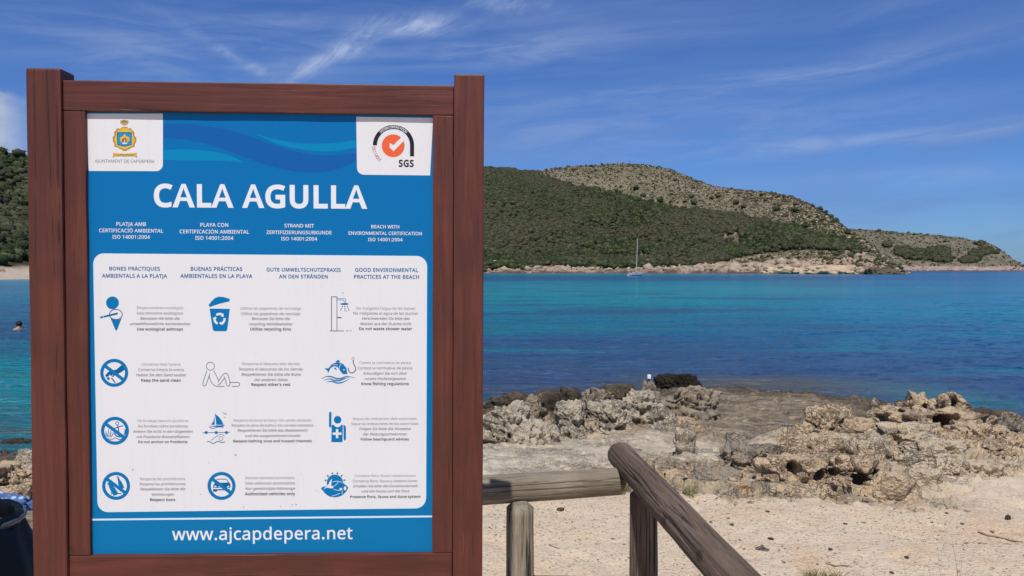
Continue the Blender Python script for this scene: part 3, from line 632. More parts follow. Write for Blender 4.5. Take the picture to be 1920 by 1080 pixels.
def rock(px, ytop, wpx, Y, label, mode='grey', depth=1.0, sub=5, seed=None, base=None, group='weathered rocks along the shoreline', jag=1.0, holes=()):
    r = np.random.default_rng(seed or int(px * 7 + Y * 31))
    p = at(px, ytop, Y); rx = wpx / 2 / F * Y * 1.02; g = ground_z(p.x, p.y) if base is None else base
    top = p.z; rz = max(top - g, .05) + .10 + .12 * rx; ry = rx * depth
    c = np.array([p.x, p.y, top - rz])
    V, Fc = ico(sub); n = V.copy(); s = seed or px * .37
    # squarer than a ball
    pl = r.normal(size=(16, 3)); pl[:, 2] = pl[:, 2] * .8 + .1; pl /= np.linalg.norm(pl, axis=1)[:, None]; pd = r.uniform(.72, 1.0, 16)
    pl = np.concatenate([pl, [[0, 0, 1], [0, 0, -1]]]); pd = np.append(pd, [.82, .9])
    k = (pd[None] / np.maximum(n @ pl.T, .12)).min(1); k = np.minimum(k, 1.25); V = V * k[:, None]; fs = min(1.0, .9 / rx)
    q = V * [rx, ry, rz] + c; sc_ = 1 / max(rx, .2)
    lump = fbm(n[:, 0] * 1.5 + s, n[:, 1] * 1.5, n[:, 2] * 1.5, 3, .6)
    q0 = q; q = q * fs; wq = .10 * fbm(q[:, 0] * 3, q[:, 1] * 3 + s, q[:, 2] * 3, 2)
    rid = .55 - ridged(q[:, 0] * 2.6 + s + wq, q[:, 1] * 2.6, q[:, 2] * 3.8 + wq * 2, 4, .55)
    rid2 = .55 - ridged(q[:, 0] * 8 + s, q[:, 1] * 8 + wq, q[:, 2] * 13, 4, .6)
    pit = sstep(.16, .45, perlin(q[:, 0] * 6.5, q[:, 1] * 6.5 + s, q[:, 2] * 8)) + .6 * sstep(.12, .42, perlin(q[:, 0] * 15, q[:, 1] * 15 + s, q[:, 2] * 18)) + .3 * sstep(.12, .42, perlin(q[:, 0] * 32, q[:, 1] * 32 + s, q[:, 2] * 36))
    m_ = min(rx, rz * 1.3)
    d = 1 + .16 * lump * jag
    qn = q; q = (V * d[:, None]) * [rx, ry, rz] + c
    q = q + n * [1, 1, .35] * ((.20 * perlin(qn[:, 0] * .9, qn[:, 1] * .9 + s, qn[:, 2] * 14 + 1.4 * fbm(qn[:, 0] * 2.2, qn[:, 1] * 2.2, qn[:, 2], 2)) * min(m_, .4 / fs) + .40 * rid * m_ + .16 * rid2 * min(m_, .35) - .26 * pit * min(m_, .34)) * jag)[:, None]
    q = q - c; t0 = .55 * rz; q[:, 2] = np.where(q[:, 2] > t0, t0 + .5 * rz * np.tanh((q[:, 2] - t0) / (.5 * rz)), q[:, 2]); q[:, 2] += rz - np.quantile(q[:, 2], .999)
    for hx, hy, hr in holes:                     # hollows eaten into the seaward stone
        a = np.array(at(hx, hy, Y)) - c; rr_ = hr / F * Y; dd_ = np.hypot(q[:, 0] - a[0], (q[:, 2] - a[2]) * 1.15) / rr_
        w_ = np.clip(1 - dd_ ** 2, 0, 1) * (q[:, 1] < ry * .45); q[:, 1] += w_ ** .6 * np.maximum(ry * .55 - q[:, 1], 0) * .9
    me = mesh_np('rock', q, Fc)
    o = link('rock', me, RM[mode], smooth=True); o.location = c; tag(o, label, 'rock', group); return o
rock(955, 750, 104, 9.6, 'broad pale rock touching the right post of the sign on the shore', 'pale', .9, 6)
rock(1001, 738, 56, 10.7, 'rounded grey-brown rock behind the broad pale rock by the sign', 'grey', .9)
rock(1030, 792, 40, 9.5, 'small low pale rock between the broad pale rock and the peaked one', 'pale', .9)
rock(1072, 748, 72, 9.9, 'peaked pale grey rock standing right of the green pool', 'pale', .9, 6)
rock(1122, 725, 84, 11.2, 'dark pitted rock with tan top behind the peaked grey one', 'grey', 1.0, 6)
rock(1150, 752, 84, 10.0, 'sloping pale rock right of the peaked grey one, full of cracks', 'pale', .8, 6)
rock(1192, 728, 100, 11.0, 'wide lumpy pale rock below the small white marker', 'pale', .9, 6)
rock(1218, 713, 50, 12.1, 'knobbly rock that carries the small white marker', 'grey', .9)
rock(1288, 722, 104, 11.6, 'low lumpy grey rock in front of the black boulder', 'grey', .8, 6)
rock(1240, 757, 60, 10.4, 'thin tan rock lip above the smooth pale slab', 'pale', .5)
rock(1285, 800, 50, 8.7, 'small flat-topped block on the grey ledge', 'pale', .7)
rock(972, 735, 70, 14.0, 'dark wet rock left of the green pool by the sign', 'dark', .8, base=0, jag=.65)
rock(935, 742, 50, 13.6, 'low dark wet rock half hidden by the right post', 'dark', .8, base=0)
rock(1032, 733, 90, 14.8, 'dark wet rock behind the green pool', 'dark', .9, base=0, jag=.65)
rock(1072, 728, 60, 14.2, 'spiky dark wet rock right of the pool behind the peaked one', 'dark', .9, base=.1, jag=.7)
rock(1160, 721, 90, 14.2, 'low dark wet rock at the water left of the white marker', 'dark', .8, base=.1, jag=.6)
rock(1279, 702, 86, 17.0, 'black wet boulder standing in the water beyond the shore rocks', 'black', .7, 6, base=0, jag=.95)
rock(1384, 726, 44, 15.8, 'small dark brown rock at the water edge right of the black boulder', 'dark', .8, base=0)
rock(1432, 735, 70, 15.9, 'flat brown reef rock awash beside the small dark one', 'dark', .7, base=0, jag=.6)
rock(1520, 742, 60, 15.6, 'flat brown reef rock at the end of the dark shelf', 'dark', .7, base=0, jag=.6)
rock(1720, 733, 84, 8.9, 'left pinnacle of the jagged crag at right, with dark hollow', 'tan', .9, 6, holes=((1722, 762, 11),))
rock(1786, 734, 100, 8.6, 'right pinnacle of the jagged crag, highest and pitted', 'tan', .9, 6, holes=((1772, 752, 10), (1802, 760, 12)))
rock(1755, 760, 230, 8.1, 'wide body of the jagged crag with deep dark cavities', 'tan', .7, 6, holes=((1746, 784, 19), (1786, 796, 15), (1700, 790, 8), (1815, 788, 8)))
rock(1688, 750, 34, 9.1, 'small knob at the left end of the jagged crag', 'grey', .9)
rock(1556, 762, 130, 7.6, 'orange-tan crag with small holes in the middle of the outcrop', 'tan', .9, 6, holes=((1566, 788, 9), (1566, 804, 7), (1594, 798, 6)))
rock(1612, 782, 96, 7.5, 'tan rock right beneath the orange-tan crag', 'tan', .9)
rock(1640, 762, 70, 9.4, 'dark grey low rock between the two crags', 'grey', .9)
rock(1486, 816, 74, 6.9, 'smooth orange slab tilted against the outcrop', 'tan', .7, jag=.45)
rock(1832, 792, 110, 7.6, 'shoulder rock sloping down right of the jagged crag', 'tan', .9, 6)
rock(1893, 772, 64, 10.6, 'grey rock with a dark hollow at the right edge of the photo', 'grey', .9, base=.1)
rock(1850, 765, 100, 12.2, 'dark wet rock behind the right pinnacle', 'dark', .8, base=.0)
rock(1905, 812, 60, 9.6, 'brown wet rock low at the right edge above the pool', 'dark', .9, base=.0)
rock(1882, 862, 84, 6.4, 'pale rounded boulder at the lower right of the outcrop', 'cream', .8)
rock(1862, 822, 100, 7.0, 'tan cracked rock above the pale rounded boulder', 'tan', .8)
rock(1410, 832, 120, 6.5, 'grey crag split by dark crevices left of the orange rocks', 'grey', .8, 6, holes=((1425, 862, 13), (1405, 882, 10)))
rock(1338, 876, 84, 6.0, 'small grey block with dark underside beside the log rail', 'grey', .8)
rock(1672, 882, 84, 5.7, 'orange layered block at the right of the shadowed hollow', 'tan', .7, jag=.8)
rock(1500, 852, 170, 6.0, 'broad orange rock full of cavities at the foot of the outcrop', 'tan', .8, 6, holes=((1478, 872, 12), (1520, 880, 14), (1545, 866, 9)))
rock(1600, 854, 165, 5.85, 'orange rock overhanging the shadowed hollow', 'tan', .8, 6, holes=((1600, 902, 26), (1560, 885, 12), (1640, 890, 10)))
rock(1632, 842, 60, 6.5, 'small tan rock above the right side of the hollow', 'tan', .6)
rock(1545, 905, 90, 5.75, 'orange layered rock at the foot of the outcrop left of the hollow', 'tan', .6)
rock(1455, 900, 90, 5.85, 'low orange rock between the grey crag and the sand', 'tan', .6)
rock(1400, 905, 70, 5.8, 'flat orange-grey rock at the sand edge beside the sloping log', 'tan', .6)
rock(1530, 812, 90, 6.9, 'tan rock slab behind the smooth orange slab', 'tan', .7)
rock(1620, 812, 120, 6.9, 'cream rock between the orange-tan crag and the cracked rock face', 'cream', .7)
rock(1752, 822, 180, 6.8, 'wide cream rock in the middle of the right outcrop', 'cream', .6, 6, jag=.8)
rock(1812, 858, 140, 6.3, 'cracked whitish rock above the smooth sand at right', 'cream', .6, 6, jag=.7)
rock(1735, 876, 120, 6.05, 'low whitish rock right of the orange layered block', 'cream', .6, jag=.6)
rock(1655, 502, 70, 474, 'dark low rock point at the tip of the near headland', 'dark', .8, base=0)
rock(1560, 497, 110, 490, 'pale low cliff block by the water below the end of the hill', 'tan', .5, base=0)
rock(1470, 499, 90, 512, 'pale low cliff block by the water left of the hill end', 'tan', .5, base=0)
rock(1688, 792, 150, 7.3, 'cracked cream rock face below the jagged crag', 'cream', .6, 6, jag=.8)
rock(1262, 880, 60, 6.1, 'small orange rock right behind the top of the sloping log', 'tan', .8)
rock(1375, 812, 60, 7.3, 'low brown lip of the ledge above the grey crag', 'grey', .7, jag=.7)
rock(8, 866, 130, 7.9, 'pale tan rock at the left edge of the photo below the water', 'tan', .8, 6)
rock(58, 846, 90, 8.6, 'pale rock disappearing behind the left post of the sign', 'pale', .8)
rock(35, 905, 100, 6.6, 'orange-tan rock above the blue towel', 'tan', .7)
rock(28, 824, 100, 11.9, 'dark reef rock off the left shore', 'dark', .6, base=-.05, jag=.7)
rock(62, 812, 60, 12.8, 'dark reef rock off the left shore, touching the post', 'dark', .6, base=-.05, jag=.7)

# ================================================================== LOG FENCES
def wood_mat(name, c0, c1, c2, dark):
    m, t, b = mat(name, .85, spec=.2)
    oc = t.node('ShaderNodeTexCoord').outputs['Object']
    rnd = t.node('ShaderNodeObjectInfo').outputs['Random']
    v = t.vmath('ADD', oc, rnd)
    g = t.noise(t.scalev(v, 26, 26, 1.6), 1, 8, .65, 1.2); g2 = t.noise(t.scalev(v, 90, 90, 3), 1, 4, .7, .4); big = t.noise(t.scalev(v, 5, 5, 2.2), 1, 4, .6)
    c = t.ramp(g, [(.28, c0), (.5, c1), (.72, c2)])
    c = t.mix(t.mapr(big, .42, .66, 0, .55, True), c, c0)
    c = t.mix(t.mapr(g2, .46, .32, 0, .9), c, dark)
    wv = t.noise(t.scalev(v, 22, 22, .22), 1, 2, .4, .15)
    crk = t.math('ABSOLUTE', t.math('SUBTRACT', wv, .5)); cm = t.mapr(crk, .016, .004, 0, 1)
    cm = t.math('MULTIPLY', cm, t.mapr(t.noise(t.scalev(v, 4, 4, 2.5), 1, 3), .45, .55, 0, 1))
    c = t.mix(t.math('MULTIPLY', cm, .9), c, dark)
    # knots
    vo = t.voro(t.scalev(v, 7, 7, 4.2), 1); c = t.mix(t.mapr(vo, .16, .07, 0, .7, True), c, dark)
    t.l.new(c, b.inputs['Base Color'])
    h = t.math('SUBTRACT', t.math('ADD', g, t.math('MULTIPLY', g2, .5)), t.math('MULTIPLY', cm, 1.2))
    t.l.new(t.bump(h, 1.0, .011), b.inputs['Normal'])
    return m
M['log_grey'] = wood_mat('weathered_log_grey', (.16, .13, .09), (.29, .245, .18), (.42, .37, .285), (.06, .05, .035))
M['log_brown'] = wood_mat('weathered_log_brown', (.095, .066, .045), (.16, .115, .082), (.24, .18, .135), (.025, .018, .014))
def log(name, a, b, r0, r1, m, parent, seed, dome0=.2, dome1=.2, crack=1.0):
    a, b = Vector(a), Vector(b); L_ = (b - a).length; nz_ = max(24, int(L_ / .022)); na = 132
    zs = np.linspace(0, L_, nz_); th = np.linspace(0, 2 * math.pi, na, endpoint=False)
    rad = np.interp(zs, [0, L_], [r0, r1])
    for e_, dm, r_ in ((zs, dome0, r0), (L_ - zs, dome1, r1)):
        h = max(dm * r_, 1e-4); q = np.clip(e_ / h, 0, 1); rad = rad * np.where(q < 1, np.sqrt(np.clip(1 - (1 - q) ** 2 * .75, .02, 1)), 1)
    A, Zg = np.meshgrid(th, zs)
    nx, ny = np.cos(A), np.sin(A)
    d = .05 * fbm(nx * 1.2 + seed, ny * 1.2, Zg * 1.3, 3) + .02 * fbm(nx * 4 + seed, ny * 4, Zg * 3, 3) + .02 * perlin(nx * 9, ny * 9 + seed, Zg * 1.2)
    ck = np.zeros_like(A); r = np.random.default_rng(seed)
    for i in range(34):
        a0, z0, l0 = r.uniform(0, 6.28), r.uniform(0, L_), r.uniform(.10, .55); cw = r.uniform(.022, .05)
        aa = a0 + .35 * perlin(Zg * 2.2, seed + i * 3.0, 0) + .25 * (Zg - z0)
        da = np.abs((A - aa + math.pi) % (2 * math.pi) - math.pi)
        ck = np.maximum(ck, min(1, cw / .04) * np.exp(-(da / cw) ** 2) * np.clip(1 - np.abs(Zg - z0) / l0, 0, 1) ** .4)
    d = d - crack * .13 * ck
    rg = rad[:, None] * (1 + d)
    V = np.stack([nx * rg, ny * rg, Zg + 0 * A], -1).reshape(-1, 3)
    i = np.arange(nz_ - 1)[:, None] * na; j = np.arange(na)[None]; j2 = (j + 1) % na
    Fq = np.stack([i + j, i + j2, i + na + j2, i + na + j], -1).reshape(-1, 4).tolist()
    Fq += [list(range(na))[::-1], [(nz_ - 1) * na + k for k in range(na)]]
    me = bpy.data.meshes.new(name); me.from_pydata(V.tolist(), [], Fq); me.update()
    o = link(name, me, M[m], parent, smooth=True)
    base = parent.location if parent else Vector((0, 0, 0))
    o.location = a - base; o.rotation_euler = (b - a).to_track_quat('Z', 'Y').to_euler(); return o
fence = empty('log_fence', (.5, 3.0, .98)); tag(fence, 'weathered round-log fence with a sloping brown top rail right of the sign', 'fence')
log('rail', (-1.35, 2.55, 1.80), (.452, 3.19, 1.742), .059, .055, 'log_grey', fence, 11, .12, .12)
log('lower_rail', (.06, 3.06, 1.352), (.50, 3.04, 1.347), .052, .052, 'log_grey', fence, 12, .1, .1)
log('post', (.030, 2.985, .90), (.030, 2.985, 1.718), .056, .0515, 'log_grey', fence, 13, .1, .45, .9)
log('post', (.505, 3.00, .90), (.505, 3.00, 1.765), .056, .0525, 'log_brown', fence, 14, .1, .2, .6)
log('sloping_rail', (.462, 3.41, 1.806), (.69, .55, 1.80), .0565, .0535, 'log_brown', fence, 15, .85, .2, .8)
fence2 = empty('low_log_fence', (-2.6, 4.1, .98)); tag(fence2, 'low grey log fence left of the sign behind the waste bin', 'fence')
log('rail', (-3.9, 4.25, 1.262), (-1.3, 4.02, 1.262), .054, .052, 'log_grey', fence2, 21, .15, .15)
log('post', (-3.5, 4.21, .90), (-3.5, 4.21, 1.225), .055, .052, 'log_grey', fence2, 22, .1, .2)
log('post', (-1.7, 4.05, .90), (-1.7, 4.05, 1.225), .055, .052, 'log_grey', fence2, 23, .1, .2)

# ================================================================== BEACH TOWEL AND WASTE BIN (left edge)
def make_towel():
    m, t, b = mat('towel_cloth', .95, spec=.05)
    oc = t.node('ShaderNodeTexCoord').outputs['Object']
    v = t.voro(t.scalev(oc, 30, 30, 30), 1, rand=.6)
    c = t.mix(t.mapr(v, .42, .28, 0, 1, True), (.075, .13, .27), (.34, .43, .60)); t.l.new(c, b.inputs['Base Color'])
    t.l.new(t.bump(t.noise(oc, 90, 3), .4, .003), b.inputs['Normal'])
    V, Fc = ico(5); n = V.copy()
    d = 1 + .22 * fbm(n[:, 0] * 2, n[:, 1] * 2, n[:, 2] * 2, 3) + .16 * (ridged(n[:, 0] * 2.2, n[:, 1] * 1.1 + 3, n[:, 2] * 1.4, 3) - .5)
    V = V * d[:, None] * [.33, .085, .085]
    V[:, 2] = np.where(V[:, 2] < -.02, -.02 + .25 * (V[:, 2] + .02), V[:, 2])
    o = link('beach_towel', mesh_np('beach_towel', V, Fc), m, smooth=True); o.location = (-2.88, 4.17, 1.345)
    tag(o, 'blue towel with pale spots bundled on the low log rail', 'towel')
make_towel()
def lathe(name, prof, m, parent, seg=72, fold=None, close=False, loc=(0, 0, 0)):
    prof = np.array(prof, float); th = np.linspace(0, 2 * math.pi, seg, endpoint=False)
    V = []
    for k, (r, z) in enumerate(prof):
        rr_ = r * (1 + (fold(th, z) if fold else 0 * th)); V.append(np.stack([rr_ * np.cos(th), rr_ * np.sin(th), np.full(seg, z)], -1))
    V = np.concatenate(V); i = np.arange(len(prof) - 1)[:, None] * seg; j = np.arange(seg)[None]; j2 = (j + 1) % seg
    Fq = np.stack([i + j, i + j2, i + seg + j2, i + seg + j], -1).reshape(-1, 4)
    o = link(name, mesh_np(name, V, Fq), m, parent, smooth=True); o.location = loc; return o
def make_bin():
    p = at(-86, 975, 2.5); e = empty('waste_bin', (p.x, 2.5, .96)); tag(e, 'waste bin with a glossy navy liner bag over an olive body, beside the sign', 'waste bin')
    H_ = p.z - .96
    liner = mat('liner_plastic', .42, (.0025, .0045, .007), .2)[0]
    body = mat('bin_body', .6, (.035, .036, .024), .3)[0]
    rimm = mat('bin_rim', .25, (.045, .055, .075), .5)[0]
    trash = mat('rubbish', .7, (.12, .075, .06), .2)[0]
    lathe('body', [(.20, 0), (.235, .02), (.262, .25), (.275, .45), (.262, H_ - .24), (.240, H_ - .15)], body, e)
    f = lambda th, z: .02 * np.sin(th * 9 + z * 14) + .014 * np.sin(th * 17 - z * 30 + 1.3) + .018 * np.sin(th * 4 + 2)
    prof = [(.15, H_ - .14), (.168, H_ - .02), (.172, H_ + .008), (.180, H_ + .018), (.190, H_ + .008), (.192, H_ - .012), (.196, H_ - .022), (.205, H_ - .045), (.218, H_ - .075), (.232, H_ - .105), (.246, H_ - .135), (.256, H_ - .165), (.260, H_ - .19), (.255, H_ - .205)]
    lathe('liner_bag', prof, liner, e, 120, f)
    lathe('rim', [(.188, H_ - .02), (.197, H_ - .012), (.199, H_ - .003), (.193, H_ + .004), (.186, H_ - .001)], rimm, e)
    V, Fc = ico(3); V = V * (1 + .25 * fbm(V[:, 0] * 3, V[:, 1] * 3, V[:, 2] * 3, 3))[:, None] * [.15, .15, .03]
    o = link('rubbish', mesh_np('rubbish', V, Fc), trash, e, smooth=True); o.location = (0, 0, H_ - .045)
make_bin()

# ================================================================== INFORMATION SIGN
HB = 1.43
SR = (Matrix.Rotation(.03512, 3, 'Z') @ Matrix.Rotation(.01084, 3, 'X') @ Matrix.Rotation(.00521, 3, 'Y'))
SC = Vector(CAM) + Vector((-.6674, 2.1001, -.1763))
SRi = SR.transposed()
sign = empty('information_sign', SC - SR @ Vector((0, 0, HB))); sign.rotation_euler = SR.to_euler()
tag(sign, 'blue and white beach rules board in a red-brown wooden frame on two posts', 'sign')
_o = SRi @ (Vector(CAM) - SC)
def S(px, py, yo=0.0):
    """photograph pixel -> board coordinates on the plane y = yo"""
    d = SRi @ Vector(ray(px, py)); k = (yo - _o.y) / d.y; return _o.x + d.x * k, _o.z + d.z * k
def frame_mat(name, axis):
    m, t, b = mat(name, .5, spec=.32)
    oc = t.node('ShaderNodeTexCoord').outputs['Object']; v = t.vmath('ADD', oc, t.node('ShaderNodeObjectInfo').outputs['Random'])
    sc1 = (2.2, 42, 42) if axis == 'x' else (42, 42, 2.2); sc2 = (7, 170, 170) if axis == 'x' else (170, 170, 7)
    g = t.noise(t.scalev(v, *sc1), 1, 7, .62, .9); g2 = t.noise(t.scalev(v, *sc2), 1, 4, .7); big = t.noise(v, 5, 4, .55)
    c = t.ramp(g, [(.26, (.072, .022, .015)), (.5, (.110, .031, .020)), (.78, (.152, .045, .028))])
    c = t.mix(t.mapr(big, .4, .62, 0, .5, True), c, (.074, .024, .018))
    c = t.mix(t.mapr(g2, .40, .28, 0, .85), c, (.035, .012, .010)); c = t.mix(t.mapr(g2, .66, .76, 0, .5), c, (.26, .12, .08))
    wv = t.noise(t.scalev(v, *((.22, 16, 16) if axis == 'x' else (16, 16, .22))), 1, 2, .4)
    cm = t.mapr(t.math('ABSOLUTE', t.math('SUBTRACT', wv, .53)), .006, .002, 0, 1); cm = t.math('MULTIPLY', cm, t.mapr(big, .52, .60, 0, .8))
    c = t.mix(cm, c, (.03, .012, .010))
    t.l.new(c, b.inputs['Base Color']); t.l.new(t.mapr(g, .3, .7, .34, .58), b.inputs['Roughness'])
    t.l.new(t.bump(t.math('SUBTRACT', t.math('ADD', g, t.math('MULTIPLY', g2, .4)), cm), .45, .003), b.inputs['Normal'])
    return m
M['wood_x'] = frame_mat('stained_wood_along', 'x'); M['wood_z'] = frame_mat('stained_wood_upright', 'z')
YF = -.013; YP = -.021
def beam(name, x0, x1, z0, z1, y0, y1, m, bev=.003):
    bm = box_bm(x0, x1, y0, y1, z0, z1, bev, 2)
    long_ = (z1 - z0) > (x1 - x0)
    cuts = 24
    es = [e for e in bm.edges if abs((e.verts[0].co - e.verts[1].co)[2 if long_ else 0]) > .5 * ((z1 - z0) if long_ else (x1 - x0))]
    bmesh.ops.subdivide_edges(bm, edges=es, cuts=cuts)
    cx_ = Vector(((x0 + x1) / 2, (y0 + y1) / 2, (z0 + z1) / 2))
    for v in bm.verts:                                # slightly uneven, hand-planed edges
        q = v.co; s = 9.0
        d = perlin(np.array([q.x * s]), np.array([q.y * s + x0 * 7]), np.array([q.z * s]))[0] * .0011
        v.co += Vector((d if long_ else 0, d * .6, 0 if long_ else d))
        v.co.z += HB; 
    o = link(name, bm_mesh(name, bm), m, sign); 
    for p in o.data.polygons: p.use_smooth = False
    return o
xl0 = S(54.5, 600, YP)[0]; xl1 = S(119.5, 600, YP)[0]; xr0 = S(850, 600, YP)[0]; xr1 = S(906, 600, YP)[0]
xi0 = S(163.5, 600, YF)[0]; xi1 = S(811, 600, YF)[0]
zt1 = S(480, 155, YF)[1]; zt0 = S(480, 211.5, YF)[1]; zb1 = S(490, 1040, YF)[1]; zb0 = zb1 - .088
beam('post', xl0, xl1, -HB - .06, S(80, 127, YP)[1], YP, .052, M['wood_z'], .006)
beam('post', xr0, xr1, -HB - .06, S(878, 139, YP)[1], YP, .050, M['wood_z'], .004)
beam('top_rail', xl1 + .0015, xr0 - .0012, zt0, zt1, YF, .036, M['wood_x'])
beam('bottom_rail', xl1 + .0015, xr0 - .0012, zb0, zb1, YF, .036, M['wood_x'])
beam('side_rail', xl1 + .0015, xi0, zb1 + .0012, zt0 - .0012, YF + .001, .034, M['wood_z'], .002)
beam('side_rail', xi1, xr0 - .0012, zb1 + .0012, zt0 - .0012, YF + .001, .034, M['wood_z'], .002)

def panel_mat():
    m, t, b = mat('printed_board', .42, spec=.18)
    oc = t.node('ShaderNodeTexCoord').outputs['Object']
    s = t.node('ShaderNodeSeparateXYZ'); t.l.new(oc, s.inputs[0])
    c = t.mix(t.mapr(s.outputs[2], HB - .58, HB + .58), (.0, .165, .37), (.0, .142, .385))
    c = t.mix(t.mapr(t.noise(oc, 60, 4, .7), .62, .75, 0, .12), c, (.15, .25, .38)); t.l.new(c, b.inputs['Base Color']); return m
INK = [panel_mat(), None]
def ink(name, c, rough=.4):
    m, t, b = mat(name, rough, spec=.15)
    oc = t.node('ShaderNodeTexCoord').outputs['Object']
    n = t.noise(oc, 9, 4, .6); n2 = t.noise(t.scalev(oc, 60, 60, 3.5), 1, 5, .7); cc = t.mix(t.math('ADD', t.mapr(n, .35, .7, 0, .10), t.mapr(n2, .52, .72, 0, .18)), c, tuple(x * .80 + .01 for x in c[:3])); t.l.new(cc, b.inputs['Base Color']); return m
IK = dict(white=ink('print_white', (.735, .73, .72)), title=ink('print_title_white', (.74, .76, .78)), blue=ink('print_icon_blue', (.0, .165, .40)), head=ink('print_heading_blue', (.0, .105, .30)), navy=ink('print_outline_navy', (.03, .085, .16)),
          black=ink('print_black', (.02, .02, .028)), grey=ink('print_grey', (.13, .13, .15)), mid=ink('print_dark_grey', (.07, .07, .08)), orange=ink('print_orange', (.78, .125, .045)), gold=ink('print_gold', (.72, .46, .045)), ochre=ink('print_ochre', (.42, .24, .07)),
          teal=ink('print_teal', (.02, .27, .47)), red=ink('print_red', (.45, .10, .08)), light=ink('print_light_wave', (.0, .22, .43)), wave=ink('print_dark_wave', (.006, .105, .355)), pale=ink('print_pale_line', (.62, .76, .86)), beige=ink('print_beige', (.62, .50, .35)), speck=ink('print_speck', (.35, .38, .45)))
from mathutils.geometry import tessellate_polygon
class Print:
    """flat printed marks on the board; every mark sits a hair above the one before"""
    def __init__(s, name, layer): s.name = name; s.v = []; s.f = []; s.mi = []; s.mats = []; s.y = -layer; s.k = 0
    def add(s, loops, ink_, conv=True, dy=0):
        if ink_ not in s.mats: s.mats.append(ink_)
        mi = s.mats.index(ink_); s.k += 1; y = s.y - s.k * 8e-6 - dy
        lp = [[Vector((*(S(*p) if conv else p), 0)) for p in l] for l in loops]
        tris = tessellate_polygon(lp); flat = [p for l in lp for p in l]; n = len(s.v)
        s.v += [(p.x, y, p.y + HB) for p in flat]; s.f += [(n + a, n + b_, n + c_) for a, b_, c_ in tris]; s.mi += [mi] * len(tris)
    def disc(s, x, y, r, ink_, ry=None, hole=None, n=40):
        ry = ry or r; o = [(x + r * math.cos(i / n * 6.28318), y + ry * math.sin(i / n * 6.28318)) for i in range(n)]
        if hole: 
            k = hole; i_ = [(x + (r - k) * math.cos(i / n * 6.28318), y + (ry - k) * math.sin(i / n * 6.28318)) for i in range(n)]
            for q in range(n): s_ = (q + 1) % n; s.quad(o[q], o[s_], i_[s_], i_[q], ink_, q == 0)
        else: s.add([o], ink_)
    def quad(s, a, b_, c_, d, ink_, bump_=True):
        if ink_ not in s.mats: s.mats.append(ink_)
        if bump_: s.k += 1
        y = s.y - s.k * 8e-6; n = len(s.v)
        for p in (a, b_, c_, d): q = S(*p); s.v.append((q[0], y, q[1] + HB))
        s.f.append((n, n + 1, n + 2, n + 3)); s.mi.append(s.mats.index(ink_))
    def line(s, pts, w, ink_, smooth=False, w2=None):
        P_ = [np.array(p, float) for p in pts]
        if smooth:
            Q = []
            for i in range(len(P_) - 1):
                p0, p1, p2, p3 = P_[max(i - 1, 0)], P_[i], P_[i + 1], P_[min(i + 2, len(P_) - 1)]
                for u in np.linspace(0, 1, 6, endpoint=False): Q.append(.5 * ((2 * p1) + (-p0 + p2) * u + (2 * p0 - 5 * p1 + 4 * p2 - p3) * u * u + (-p0 + 3 * p1 - 3 * p2 + p3) * u ** 3))
            P_ = Q + [P_[-1]]
        L_, R_ = [], []
        n = len(P_)
        for i in range(n):
            d = P_[min(i + 1, n - 1)] - P_[max(i - 1, 0)]; d = d / (np.linalg.norm(d) + 1e-9); nn = np.array([-d[1], d[0]])
            ww = w if w2 is None else w * (math.sin(math.pi * i / (n - 1)) * (1 - w2 / w) + w2 / w)
            L_.append(P_[i] + nn * ww / 2); R_.append(P_[i] - nn * ww / 2)
        for i in range(n - 1): s.quad(L_[i], L_[i + 1], R_[i + 1], R_[i], ink_, i == 0)
    def build(s, label=None, parent=None):
        me = bpy.data.meshes.new(s.name); me.from_pydata(s.v, [], s.f); me.update()
        for k in s.mats: me.materials.append(IK[k])
        me.polygons.foreach_set('material_index', s.mi)
        o = bpy.data.objects.new(s.name, me); COL.objects.link(o); o.parent = parent or sign
        if label: o['label'] = label
        return o
def cat(pts):
    P_ = [np.array(p, float) for p in pts]; Q = []
    for i in range(len(P_) - 1):
        p0, p1, p2, p3 = P_[max(i - 1, 0)], P_[i], P_[i + 1], P_[min(i + 2, len(P_) - 1)]
        for u in np.linspace(0, 1, 6, endpoint=False): Q.append(tuple(.5 * ((2 * p1) + (-p0 + p2) * u + (2 * p0 - 5 * p1 + 4 * p2 - p3) * u * u + (-p0 + 3 * p1 - 3 * p2 + p3) * u ** 3)))
    return Q + [tuple(P_[-1])]
# board
bm = box_bm(xi0 - .012, xi1 + .012, 0, .006, zb1 - .012 + HB, zt0 + .012 + HB)
board = link('board', bm_mesh('board', bm), INK[0], sign)
p_ = Print('wave_graphic', .00012)
p_.add([cat([(307, 232), (360, 233), (430, 244), (480, 260), (540, 280), (600, 291), (667, 287)]) + cat([(667, 300), (650, 310), (620, 320), (590, 323), (540, 319), (490, 306), (440, 287), (390, 270), (350, 262), (307, 258)])], 'wave')
p_.add([cat([(307, 281), (350, 280), (400, 284), (435, 293), (458, 305)]) + cat([(458, 305.2), (420, 302), (360, 301), (307, 300)])], 'light')
p_.add([cat([(478, 250), (520, 262), (570, 269), (620, 268.5), (667, 263)]) + cat([(667, 277), (620, 284), (570, 281), (520, 270), (478, 250.3)])], 'light')
p_.build(None, board)
def rrect(tl, tr, br, bl, rads, n=8):
    c = [np.array(p, float) for p in (tl, tr, br, bl)]; out = []
    for i in range(4):
        p, a, b_ = c[i], c[i - 1], c[(i + 1) % 4]; r = rads[i]
        if r == 0: out.append(tuple(p)); continue
        u = (a - p) / np.linalg.norm(a - p); v = (b_ - p) / np.linalg.norm(b_ - p)
        for k in range(n + 1):
            t_ = k / n * math.pi / 2; out.append(tuple(p + u * r * (1 - math.sin(t_)) + v * r * (1 - math.cos(t_))))
    return out
p_ = Print('white_field', .00024)
